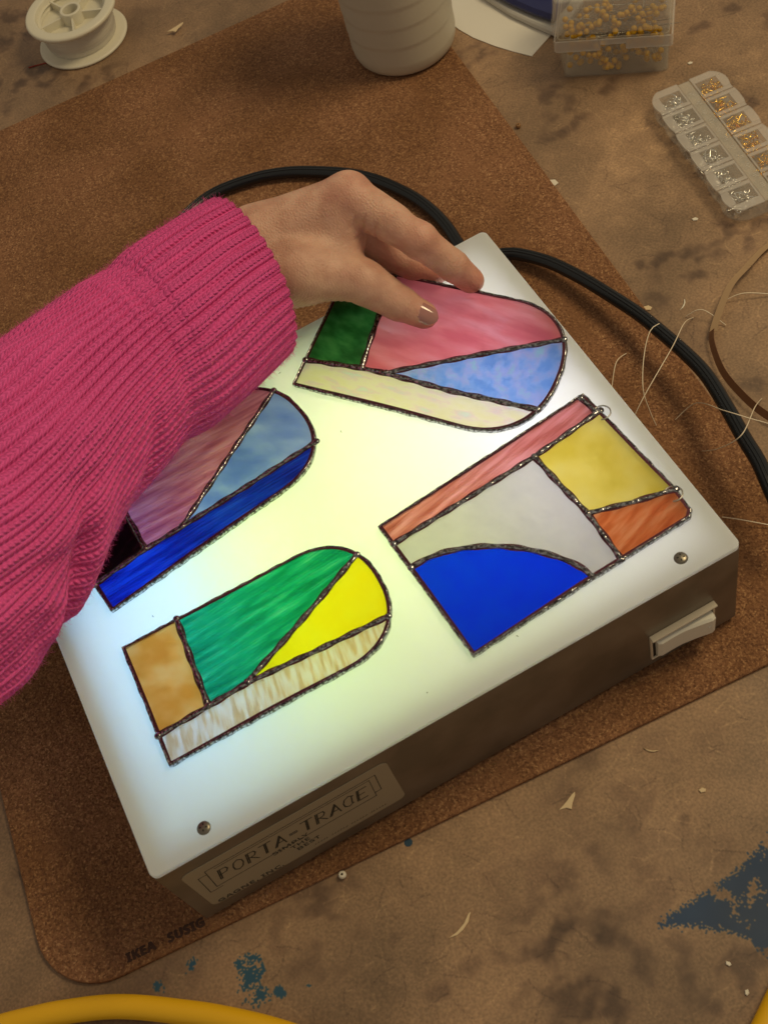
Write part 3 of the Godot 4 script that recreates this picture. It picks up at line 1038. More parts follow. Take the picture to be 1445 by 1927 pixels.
func nets(f: PackedFloat32Array, dim: Vector3i, g0: Vector3, st: float) -> Array:
	var id := PackedInt32Array()
	id.resize(f.size())
	id.fill(-1)
	var v := PackedVector3Array()
	var sx := 1
	var sy := dim.x
	var sz := dim.x * dim.y
	var off := [0, sx, sy, sx + sy, sz, sx + sz, sy + sz, sx + sy + sz]
	var pos := [Vector3(0, 0, 0), Vector3(1, 0, 0), Vector3(0, 1, 0), Vector3(1, 1, 0), Vector3(0, 0, 1), Vector3(1, 0, 1), Vector3(0, 1, 1), Vector3(1, 1, 1)]
	var edges := [[0, 1], [2, 3], [4, 5], [6, 7], [0, 2], [1, 3], [4, 6], [5, 7], [0, 4], [1, 5], [2, 6], [3, 7]]
	for z in dim.z - 1:
		for y in dim.y - 1:
			var row := z * sz + y * sy
			for x in dim.x - 1:
				var q := row + x
				var c := 0
				for k in 8:
					if f[q + off[k]] < 0.0:
						c += 1
				if c == 0 or c == 8:
					continue
				var s := Vector3.ZERO
				var m := 0
				for e in edges:
					var fa := f[q + off[e[0]]]
					var fb := f[q + off[e[1]]]
					if (fa < 0.0) != (fb < 0.0):
						s += pos[e[0]].lerp(pos[e[1]], fa / (fa - fb))
						m += 1
				id[q] = v.size()
				v.append(g0 + (Vector3(x, y, z) + s / m) * st)
	var ind := PackedInt32Array()
	for z in range(1, dim.z - 1):
		for y in range(1, dim.y - 1):
			for x in range(1, dim.x - 1):
				var q := z * sz + y * sy + x
				var inside := f[q] < 0.0
				for ax in 3:
					var o := [sx, sy, sz][ax] as int
					if inside == (f[q + o] < 0.0):
						continue
					var a := [sy, sz, sx][ax] as int
					var b := [sz, sx, sy][ax] as int
					var q4 := [id[q], id[q - a], id[q - a - b], id[q - b]]
					if q4.min() < 0:
						continue
					if not inside:
						q4.reverse()
					ind.append_array([q4[0], q4[2], q4[1], q4[0], q4[3], q4[2]])
	return [v, ind]

func build_person():
	var at := Vector3(150, 130, 450)
	var root := thing("person", "left hand in a pink knitted sweater sleeve, thumb on pink glass", "person", at)
	# joints, mm
	var W1 := Vector3(252.7, 125, 361.3)
	var W2 := Vector3(252.3, 118, 380.9)
	var F1 := Vector3(188, 134, 392)
	var F2 := Vector3(192, 128, 404)
	var iM := Vector3(305.3, 138, 371.1)
	var iP := Vector3(328.4, 124, 406.7)
	var iD := Vector3(340.5, 106, 416.6)
	var iT := Vector3(347.6, 92.5, 419.6)
	var tC := Vector3(266, 121, 389.1)
	var tM := Vector3(293.2, 112, 404.3)
	var tI := Vector3(307, 98, 417.8)
	var tT := Vector3(316.1, 91.8, 426.8)
	var web := Vector3(292.5, 121, 382)
	var mM := Vector3(293.6, 129, 361.2)
	var mP := Vector3(316, 99, 382)
	var mD := Vector3(326, 92, 392.5)
	var mT := Vector3(334.8, 88, 399)
	var rM := Vector3(283.8, 119, 354.9)
	var rP := Vector3(305.5, 94, 371)
	var rD := Vector3(314, 90, 379)
	var rT := Vector3(322, 87, 385)
	var lM := Vector3(275.6, 109, 348.7)
	var lP := Vector3(291, 95, 364.1)
	var lT := Vector3(306, 87, 371.8)
	var st := 1.3
	var g0 := Vector3(168, 74, 326)
	var dim := Vector3i(int(200 / st), int(88 / st), int(126 / st))
	var f := PackedFloat32Array()
	f.resize(dim.x * dim.y * dim.z)
	f.fill(60.0)
	# palm and wrist
	cap(f, dim, g0, st, F1, W1, 22, 19, 6)
	cap(f, dim, g0, st, F2, W2, 21, 17.5, 8)
	cap(f, dim, g0, st, W1, iM, 18.5, 12.2, 8)
	cap(f, dim, g0, st, W1, mM, 18, 12, 8)
	cap(f, dim, g0, st, W1, rM, 17, 11.5, 8)
	cap(f, dim, g0, st, W1, lM, 15, 10.5, 8)
	cap(f, dim, g0, st, W2, tC, 17, 15.2, 8)
	cap(f, dim, g0, st, tC, web, 14.5, 11, 9)
	cap(f, dim, g0, st, web, iM, 11, 11.5, 8)
	cap(f, dim, g0, st, tC, tM, 14.6, 11.6, 8)
	# fingers
	for ch in [[[iM, iP, iD, iT], [11.6, 9.2, 8.3, 7.2]], [[tM, tI, tT], [11.6, 8.7, 6.9]], [[mM, mP, mD, mT], [12, 9.6, 8.4, 7.2]], [[rM, rP, rD, rT], [11.5, 9.0, 8.0, 7.0]], [[lM, lP, lT], [10.5, 8.0, 6.6]]]:
		for i in ch[0].size() - 1:
			cap(f, dim, g0, st, ch[0][i], ch[0][i + 1], ch[1][i], ch[1][i + 1], 2.6)
	cap(f, dim, g0, st, iM.lerp(iP, 0.3) + Vector3(0.6, 0.8, -0.6), iM.lerp(iP, 0.62) + Vector3(0.6, 0.8, -0.6), 10.6, 9.8, 3)
	cap(f, dim, g0, st, tM.lerp(tI, 0.2), tM.lerp(tI, 0.7), 11.4, 9.7, 3)
	# knuckles and the pads of the tips
	cap(f, dim, g0, st, iM + Vector3(1, 2.2, 0), iM + Vector3(2, 2.0, 3), 10.6, 10.0, 4)
	cap(f, dim, g0, st, iP + Vector3(0.2, 0.3, 0), iP, 9.2, 9.1, 3)
	cap(f, dim, g0, st, tI + Vector3(-0.6, 0.4, 0), tI + Vector3(1, 0, 1), 8.9, 8.7, 3)
	cap(f, dim, g0, st, tT.lerp(tI, 0.35) + Vector3(0.2, -1.0, 0.3), tT + Vector3(0.4, -0.6, 0.4), 7.0, 6.3, 3)
	var got := nets(f, dim, g0, st)
	var v: PackedVector3Array = got[0]
	var ind: PackedInt32Array = got[1]
	# smooth once along the edges of the net, then normals
	for pass_ in 2:
		var acc := PackedVector3Array()
		acc.resize(v.size())
		var cnt := PackedInt32Array()
		cnt.resize(v.size())
		for i in range(0, ind.size(), 3):
			for e in 3:
				acc[ind[i + e]] += v[ind[i + (e + 1) % 3]]
				cnt[ind[i + e]] += 1
		for i in v.size():
			if cnt[i] > 0:
				v[i] = v[i].lerp(acc[i] / cnt[i], 0.5)
	var nor := net_normals(v, ind)
	# creases of the skin: [a, b, depth, half width]
	var creases := []
	var side := Vector3(-0.129, 0.753, 0.646)
	for cr in [[iP, iM, 0.02, .7, 11.0], [iP, iM, 0.07, .4, 11.0], [iD, iP, 0.05, .6, 10.0], [tI, tM, 0.1, .8, 11.0], [tI, tM, 0.22, .6, 11.0], [tI, tM, -0.02, .5, 11.0], [iM, iP, 0.42, .8, 16.0], [iM, iP, 0.26, .9, 16.0], [iM, iP, 0.14, .7, 15.0]]:
		var c: Vector3 = cr[0].lerp(cr[1], cr[2])
		var d: Vector3 = (cr[1] - cr[0]).normalized()
		if cr[0] == iM:
			c += Vector3(-0.426, -0.509, 0.747) * 9.0   # on the side of the web only
		creases.append([c, d, cr[3] * 1.3, 0.8, cr[4] * (0.75 if cr[0] == iM else 1.0)])
	for k in 10:
		# fan of fine folds where the thumb leaves the wrist
		var t := k / 8.0
		creases.append([Vector3(257 + 27 * t, 112 - 3 * t, 391 + 12 * t), Vector3(1, 0.1, 0.25 + 0.5 * t).normalized(), 1.0, 0.75, 11.0])
	for i in v.size():
		var p := v[i]
		var s := 0.0
		for c in creases:
			var r: Vector3 = p - c[0]
			var dist := r.length()
			if dist > c[4]:
				continue
			var along: float = r.dot(c[1]) + 0.5 * sin(r.dot(side.cross(c[1])) * 0.5)
			s += c[2] * exp(-along * along / (c[3] * c[3])) * clampf((c[4] - dist) / 4.0, 0.0, 1.0)
		v[i] = p - nor[i] * minf(s, 1.5)
	nor = net_normals(v, ind)
	var arr := []
	arr.resize(Mesh.ARRAY_MAX)
	var w := PackedVector3Array()
	for p in v:
		w.append((p - at) * 0.001)
	arr[Mesh.ARRAY_VERTEX] = w
	# redder skin over the knuckles and at the fingertips, as blood shows there
	var tint := PackedColorArray()
	for p in v:
		var red := 0.0
		for kn in [[iM, 15.0, 0.8], [iP, 12.0, 0.7], [iT, 16.0, 1.0], [tI, 11.0, 0.5], [tT, 13.0, 0.7], [mT, 16.0, 1.0], [mP, 14.0, 0.6]]:
			red = maxf(red, kn[2] * clampf(1.3 - p.distance_to(kn[0]) / kn[1], 0.0, 1.0))
		tint.append(Color(1.0, 1.0 - 0.22 * red, 1.0 - 0.20 * red))
	arr[Mesh.ARRAY_COLOR] = tint
	arr[Mesh.ARRAY_NORMAL] = nor
	arr[Mesh.ARRAY_INDEX] = ind
	var me := ArrayMesh.new()
	me.add_surface_from_arrays(Mesh.PRIMITIVE_TRIANGLES, arr)
	obj("body", me, M.skin, root)
	# thumbnail: a curved plate on the last joint of the thumb
	var ax := (tT - tI).normalized()
	var up := (side - ax * side.dot(ax)).normalized()
	var ri := ax.cross(up).normalized()
	var rows := []
	for i in 13:
		var s := i / 12.0
		var c := tI.lerp(tT, 0.52) + ax * (s * 14.6)
		var row := PackedVector3Array()
		var half := 0.78 * (1.0 - pow(absf(s - 0.45) / 0.55, 4.0) * (0.8 if s > 0.45 else 0.6))
		for j in 13:
			var an := (j / 12.0 - 0.5) * 2.0 * half - 0.12
			var r := 7.75 - s * 0.9 - pow(s, 6.0) * 0.6
			row.append(c + (up * cos(an) + ri * sin(an)) * r)
		rows.append(row)
	var nb := MB.new()
	nb.grid(rows, false)
	var under := []
	for row in rows:
		var l := PackedVector3Array()
		for p in row:
			l.append(p - up * 0.5)
		under.append(l)
	nb.grid(under, false, false, 1, 1, true)
	for i in 12:
		nb.flat([rows[i][0], rows[i + 1][0], under[i + 1][0], under[i][0]], -ri)
		nb.flat([rows[i][12], rows[i + 1][12], under[i + 1][12], under[i][12]], ri)
		nb.flat([rows[12][i], rows[12][i + 1], under[12][i + 1], under[12][i]], ax)
	piece("thumbnail", nb, M.nail, root, at)
	build_sleeve(root, at)

func net_normals(v: PackedVector3Array, ind: PackedInt32Array) -> PackedVector3Array:
	var nor := PackedVector3Array()
	nor.resize(v.size())
	for i in range(0, ind.size(), 3):
		var a := ind[i]
		var b := ind[i + 1]
		var c := ind[i + 2]
		var q := (v[c] - v[a]).cross(v[b] - v[a])
		nor[a] += q
		nor[b] += q
		nor[c] += q
	for i in v.size():
		nor[i] = nor[i].normalized()
	return nor

func build_sleeve(root: Node3D, at: Vector3):
	# sections along the arm: centre, half axis across, half depth
	var S := [
		[Vector3(240.9, 128, 384.6), Vector3(-0.7, 31.3, -31.2), 32.0], [Vector3(223, 132, 393.8), Vector3(-2.3, 32.4, -32.6), 36.0], [Vector3(197.9, 136, 405.7), Vector3(1.1, 33.7, -34.6), 41.0],
		[Vector3(171.8, 141, 417.5), Vector3(2.7, 33.6, -35.3), 46.0], [Vector3(143.1, 147, 435.5), Vector3(3.6, 35, -38.1), 52.0], [Vector3(115.2, 153, 455.7), Vector3(6, 38.1, -43.8), 58.0],
		[Vector3(91.8, 160, 476.2), Vector3(6.4, 40.3, -48.4), 62.0], [Vector3(72.8, 166, 493.8), Vector3(3.5, 42.4, -51.7), 64.0], [Vector3(53.9, 174, 508.3), Vector3(0, 43.5, -52.6), 66.0], [Vector3(33.7, 182, 520.3), Vector3(-1.4, 43.4, -52.4), 66.0]]
	var eye := Vector3(225.5, 612.6, 871)
	var fold := noise(FastNoiseLite.TYPE_SIMPLEX_SMOOTH, 0.02, 3, 301)
	var rows := []
	var steps := 22
	var K := 640
	var cuff_ribs := 38
	var body_ribs := 64
	var rest := []
	for i in range(-5, (S.size() - 1) * steps + 1):
		var q := maxi(i, 0)
		var s := mini(q / steps, S.size() - 2)
		var t := float(q - s * steps) / steps
		var a: Array = S[maxi(s - 1, 0)]
		var b: Array = S[s]
		var c: Array = S[s + 1]
		var d: Array = S[mini(s + 2, S.size() - 1)]
		var C: Vector3 = (b[0] as Vector3).cubic_interpolate(c[0], a[0], d[0], t)
		var A: Vector3 = (b[1] as Vector3).cubic_interpolate(c[1], a[1], d[1], t)
		var dep: float = lerpf(b[2], c[2], t)
		var tan0: Vector3 = (c[0] - b[0]) * 2.0 if s == 0 else c[0] - a[0]
		var tan1: Vector3 = (c[0] - b[0]) * 2.0 if s == S.size() - 2 else d[0] - b[0]
		var axis: Vector3 = tan0.lerp(tan1, t).normalized()
		var B := axis.cross(A).normalized()
		if B.dot(eye - C) < 0.0:
			B = -B
		var along := q / float(steps)
		# the ribbed cuff ends and the finer knit of the sleeve begins about three sections in
		var mixed := smoothstep(2.3, 3.3, along)
		var gather := -2.2 * exp(-pow((along - 2.9) / 0.35, 2.0))
		var row := PackedVector3Array()
		for j in K:
			var th := TAU * j / K
			var ct := cos(th)
			var sn := sin(th)
			var p := A * ct + B * dep * sn
			var outw := (A.normalized() * ct / A.length() + B * sn / dep).normalized()
			var wob := 0.5 * sin(along * 2.1 + th * 3.0)
			var thw := th + 0.035 * fold.get_noise_3d(ct * 60.0 + 300.0, along * 16.0, sn * 60.0)
			var r1 := pow(absf(sin((thw * cuff_ribs + wob * 0.5) * 0.5)), 0.65)
			var r2 := pow(absf(sin((thw * body_ribs + wob) * 0.5)), 0.7)
			var rib := lerpf(2.7 * r1, 1.75 * r2, mixed)
			var big := fold.get_noise_3d(C.x * 0.5 + ct * 50.0, along * 9.0, sn * 50.0) * (1.2 + 7.5 * smoothstep(2.5, 7.0, along))
			var bunch := sin(along * 15.0 + th * 2.0) * 1.0 * exp(-pow((along - 3.1) / 0.7, 2.0)) * (0.5 + 0.5 * sin(th * 2.0 - 0.6))
			var low := smoothstep(0.1, -0.9, ct) * smoothstep(-0.5, 0.5, sn)
			var fold1 := -7.0 * exp(-pow((along - 6.3 + sn * 0.5) / 0.28, 2.0)) * low + 4.0 * exp(-pow((along - 5.7 + sn * 0.5) / 0.35, 2.0)) * low - 3.0 * exp(-pow((along - 4.4 + sn * 0.7) / 0.22, 2.0)) * low
			var h := rib + big + gather + bunch + fold1 - 2.0
			if i < 0:
				# the edge of the cuff turns under
				var e := -i / 5.0
				h = lerpf(h, -3.5, minf(1.0, e * 1.4))
				p += axis * (sin(e * PI) * -1.6 + e * e * 22.0)
			row.append(C + p + outw * h)
		rows.append(row)
	var mb := MB.new()
	mb.grid(rows, true, false, 64.0 / K, 0.42)
	var sleeve := piece("sweater_sleeve", mb, M.wool, root, at)
	# loose fibres standing off the wool
	var tri := MB.new()
	tri.tube(PackedVector3Array([Vector3.ZERO, Vector3(0.3, 1.2, 0), Vector3(1.2, 2.0, 0.3)]), [0.045, 0.04, 0.02], 3)
	var mm := MultiMesh.new()
	mm.transform_format = MultiMesh.TRANSFORM_3D
	mm.mesh = tri.commit()
	mm.instance_count = 16000
	for k in 16000:
		var i := rng.randi_range(6, rows.size() - 3)
		var j := rng.randi_range(0, K - 1)
		var p: Vector3 = rows[i][j]
		var mean: Vector3 = (rows[i][0] + rows[i][K / 4] + rows[i][K / 2] + rows[i][K * 3 / 4]) * 0.25
		var up := (p - mean).normalized()
		var bs := Basis(Quaternion(Vector3.UP, (up + Vector3(rng.randfn(), rng.randfn(), rng.randfn()) * 0.45).normalized())) * Basis(Vector3.UP, rng.randf() * TAU)
		mm.set_instance_transform(k, Transform3D(bs.scaled(Vector3.ONE * rng.randf_range(0.7, 1.5)), (p - at) * 0.001))
	var fz := MultiMeshInstance3D.new()
	fz.name = "wool_fuzz"
	fz.multimesh = mm
	fz.material_override = M.fuzz
	fz.set_meta("kind", "stuff")
	sleeve.add_child(fz)

# ---------------------------------------------------------------- cords
func path3(l: Array) -> Array:
	var out := []
	for i in range(0, l.size(), 3):
		out.append(Vector3(l[i], l[i + 1], l[i + 2]))
	return out

func build_cords():
	var p := smooth_path(path3([168, 5, 262, 182, 5, 230, 203, 5, 200, 221, 5, 182, 247, 5, 172, 278, 5, 175, 301, 5, 184, 319, 5, 196, 336, 5, 210, 349, 5, 225, 359, 5, 242, 367, 5, 260, 372, 5, 279, 374, 5, 297, 374, 5, 312, 376, 5, 325, 381, 5, 332, 390, 5.5, 334, 400, 7, 340, 414, 9, 359, 424, 12, 383, 432, 15, 409, 438, 18, 432, 441, 21, 451, 444, 25, 476, 445, 28, 498, 442, 31, 525, 439, 33, 546, 437, 35, 563, 434, 36, 577, 430, 33, 600]), 4.0)
	var mb := MB.new()
	mb.tube(p, 4.2, 14, false, 0.9)
	var lip := MB.new()
	for s in [-0.9, 0.9]:
		var l := PackedVector3Array()
		for i in p.size():
			var d := (p[mini(i + 1, p.size() - 1)] - p[maxi(i - 1, 0)]).normalized()
			l.append(p[i] + d.cross(Vector3.UP).normalized() * s + Vector3(0, 3.45, 0))
		lip.tube(l, 0.7, 6)
	var root := thing("power_cord", "thick black power cord curving behind and along the light box", "cord", p[0])
	piece("rubber_sheath", mb, M.rubber, root, p[0])
	piece("moulded_ridge", lip, M.rubber, root, p[0])
	var y := smooth_path(path3([-75, 3.5, 647, -35, 3.5, 647, -7, 3.5, 652, 8, 3.5, 656, 26, 3.5, 662, 41, 3.5, 669, 60, 3.5, 680, 76, 3.5, 690, 98, 3.5, 706, 118, 3.5, 724, 150, 3.5, 758, 190, 3.5, 802, 235, 3.5, 828, 275, 3.5, 816, 300, 3.5, 798, 330, 3.5, 780, 370, 3.5, 770]), 4.0)
	mb = MB.new()
	mb.tube(y, 5.8, 16)
	single("yellow_cable", mb, M.yellow_rubber, y[0], "thick yellow cable lying on the table near the mat's corner", "cable")

func build_spool():
	var c := Vector3(210, -3, -67)
	var root := thing("thread_spool", "white plastic spool of clear nylon thread on the table", "spool", c)
	var mb := MB.new()
	mb.lathe(Vector3.ZERO, [[8, 0], [35, 0], [36.5, 0.8], [37, 1.8], [36.5, 2.8], [35, 3.4], [26, 3.6]], 64)
	piece("lower_flange", mb, M.white_plastic, root)
	mb = MB.new()
	mb.lathe(Vector3.ZERO, [[26, 25.4], [35, 25.6], [36.8, 26.4], [37.3, 28], [36.8, 29.4], [35.4, 30], [30, 30], [28.6, 29.2], [28, 24], [27.5, 19.5], [9, 19]], 64)
	var top := piece("upper_flange", mb, M.white_plastic, root)
	mb = MB.new()
	mb.lathe(Vector3.ZERO, [[6.2, 6], [6.2, 28.4], [6.6, 29.2], [8.2, 29.2], [8.8, 28.4], [9, 11]], 32)
	piece("hub", mb, M.white_plastic, top)
	for k in 5:
		mb = MB.new()
		var an := TAU * k / 5 + 0.5
		var d := Vector3(cos(an), 0, sin(an))
		var e := Vector3(-d.z, 0, d.x)
		for yy in [[19.0, 26.0]]:
			var q := []
			for h in yy:
				for r in [8.6, 28.0]:
					for s in [-0.7, 0.7]:
						q.append(d * r + e * s + Vector3(0, h, 0))
			mb.flat([q[4], q[5], q[7], q[6]], Vector3.UP)
			mb.flat([q[0], q[4], q[6], q[2]], -e)
			mb.flat([q[1], q[5], q[7], q[3]], e)
		piece("spoke", mb, M.white_plastic, top)
	mb = MB.new()
	var prof := []
	for k in 60:
		prof.append([28.0 + 1.6 * sin(k / 59.0 * PI) + (0.28 if k % 2 else 0.0) + rng.randf_range(-0.08, 0.08), 3.6 + k / 59.0 * 21.8])
	mb.lathe(Vector3.ZERO, prof, 64)
	piece("wound_thread", mb, M.filament, root)

func build_bottle():
	var c := Vector3(423, 0.05, 106)
	var root := thing("plastic_bottle", "tall frosted white plastic bottle with rings, standing on the mat's corner", "bottle", c)
	var prof := [[0.1, 1.6], [28, 1.4], [32, 0.6], [34.8, 1.2], [36.8, 3.4], [38, 7], [38.5, 11]]
	var y := 12.0
	var r := 38.6
	for k in 9:
		prof.append_array([[r, y + 1.0], [r - 0.2, y + 12.0], [r - 0.1, y + 14.0], [r + 0.2, y + 15.4]])
		y += 16.0
		r += 0.25
	prof.append_array([[r - 1, y + 4], [r - 8, y + 10], [16, y + 16], [14, y + 18], [14, y + 28], [0.1, y + 28]])
	var mb := MB.new()
	mb.lathe(Vector3.ZERO, prof, 72)
	piece("ringed_body", mb, M.bottle, root)
	mb = MB.new()
	mb.lathe(Vector3.ZERO, [[16, y + 21], [16.4, y + 22], [16.4, y + 36], [15.5, y + 37], [0.1, y + 37]], 32)
	piece("screw_cap", mb, M.white_plastic, root)

func tray(mb: MB, w: float, d: float, h: float, wall: float, y: float, taper := 0.0):
	# a box without a lid, rounded upright corners
	var rows := []
	for s in [[0.0, taper, 0.0], [0.0, taper, 0.02], [h, 0.0, 1.0]]:
		var l := PackedVector3Array()
		for p in rounded_rect(w - 2 * s[1], d - 2 * s[1], 4.0, 5):
			l.append(Vector3(p.x, y + s[0] + s[2] * 0.0, p.y))
		rows.append(l)
	rows.remove_at(1)
	mb.grid(rows, true)
	var inner := []
	for s in [[h, 0.0], [wall, taper]]:
		var l := PackedVector3Array()
		for p in rounded_rect(w - 2 * s[1] - 2 * wall, d - 2 * s[1] - 2 * wall, 3.2, 5):
			l.append(Vector3(p.x, y + s[0], p.y))
		inner.append(l)
	mb.grid(inner, true, false, 1, 1, true)
	var m: int = rows[0].size()
	for j in m:
		var k := (j + 1) % m
		mb.flat([rows[1][j], rows[1][k], inner[0][k], inner[0][j]], Vector3.UP)
	mb.prism(rounded_rect(w - 2 * taper - 2 * wall, d - 2 * taper - 2 * wall, 3.2, 5), y, y + wall)

func build_pin_box():
	var dir := Vector3(0.853, 0, 0.522)
	var back := Vector3(0.522, 0, -0.853)
	var mid := (Vector3(501.5, -3, 204.3) + Vector3(563.4, -3, 242)) * 0.5 + back * 26.0
	var turn := atan2(-dir.z, dir.x)
	var root := thing("pin_box", "frosted plastic box full of yellow ball-headed pins, lid ajar", "box", mid, turn)
	var mb := MB.new()
	tray(mb, 75.0, 54.0, 33.0, 1.0, 0.2, 1.6)
	var body := piece("box_body", mb, M.frosted_body, root)
	# the wider rim round its mouth, notched in the middle of the front
	mb = MB.new()
	for s in [-1, 1]:
		mb.box(Vector3(s * 23.5, 28.8, 28.4), Vector3(30, 9.0, 1.2), 0.4)
		mb.box(Vector3(s * 38.9, 28.8, 0), Vector3(1.2, 9.0, 56), 0.4)
	mb.box(Vector3(0, 31.0, 28.4), Vector3(17, 4.6, 1.2), 0.4)
	mb.box(Vector3(0, 28.8, -28.4), Vector3(77, 9.0, 1.2), 0.4)
	piece("rim", mb, M.frosted_frame, body)
	mb = MB.new()
	# the lid: an upturned tray, tipped a little open
	var lid_rows := []
	for s in [[0.0, 80.0, 59.0], [8.0, 80.0, 59.0], [9.0, 77.0, 56.0], [24.0, 75.5, 54.5], [26.0, 73.0, 52.0], [26.2, 20.0, 10.0]]:
		var l := PackedVector3Array()
		for p in rounded_rect(s[1], s[2], 4.0, 5):
			l.append(Vector3(p.x, s[0], p.y))
		lid_rows.append(l)
	mb.grid(lid_rows, true)
	var li := []
	for s in [[0.0, 78.0, 57.0], [7.6, 78.0, 57.0], [8.4, 75.0, 54.0], [23.6, 73.5, 52.5], [25.0, 60.0, 40.0]]:
		var l := PackedVector3Array()
		for p in rounded_rect(s[1], s[2], 3.5, 5):
			l.append(Vector3(p.x, s[0], p.y))
		li.append(l)
	mb.grid(li, true, false, 1, 1, true)
	var lid := piece("lid", mb, M.frosted, root)
	lid.position = Vector3(0, 0.0405, 0)
	lid.rotation.x = 0.05
	# the pins: one, then its copies
	var hb := MB.new()
	hb.lathe(Vector3.ZERO, [[0.02, -2.1], [0.9, -1.9], [1.7, -1.2], [2.1, 0], [1.7, 1.2], [0.9, 1.9], [0.02, 2.1]], 12)
	var nb := MB.new()
	nb.tube(PackedVector3Array([Vector3(0, -1.5, 0), Vector3(0, -24, 0), Vector3(0, -27, 0)]), [0.32, 0.3, 0.05], 5)
	var first := thing("ball_pin", "yellow ball-headed pin among the pins in the frosted box", "pin", Vector3.ZERO, 0.0, "pins in the frosted plastic box")
	piece("pin_head", hb, M.pin_head, first)
	piece("pin_shaft", nb, M.pin_steel, first)
	var bs := Basis(Vector3.UP, turn)
	for k in 190:
		var o: Node3D = first
		if k > 0:
			o = first.duplicate()
			o.name = numbered("ball_pin")
			add_child(o)
		var front := k < 74
		var p := Vector3(rng.randf_range(-32, 32), rng.randf_range(4.5, 37), rng.randf_range(21, 23.5) if front else rng.randf_range(-20, 17))
		if k >= 150:
			p = Vector3(rng.randf_range(-32, 32), rng.randf_range(36, 44), rng.randf_range(8, 22))
		var aim := Vector3(-p.x * 0.7 + rng.randf_range(-20, 20), rng.randf_range(-4, 4) + (20.0 - p.y) * 0.5, -p.z * 0.6 + rng.randf_range(-12, 8)).normalized()
		if aim.length() < 0.5:
			aim = Vector3.LEFT
		o.transform = Transform3D(bs * Basis(Quaternion(Vector3.DOWN, aim)), (mid + bs * p) * 0.001)

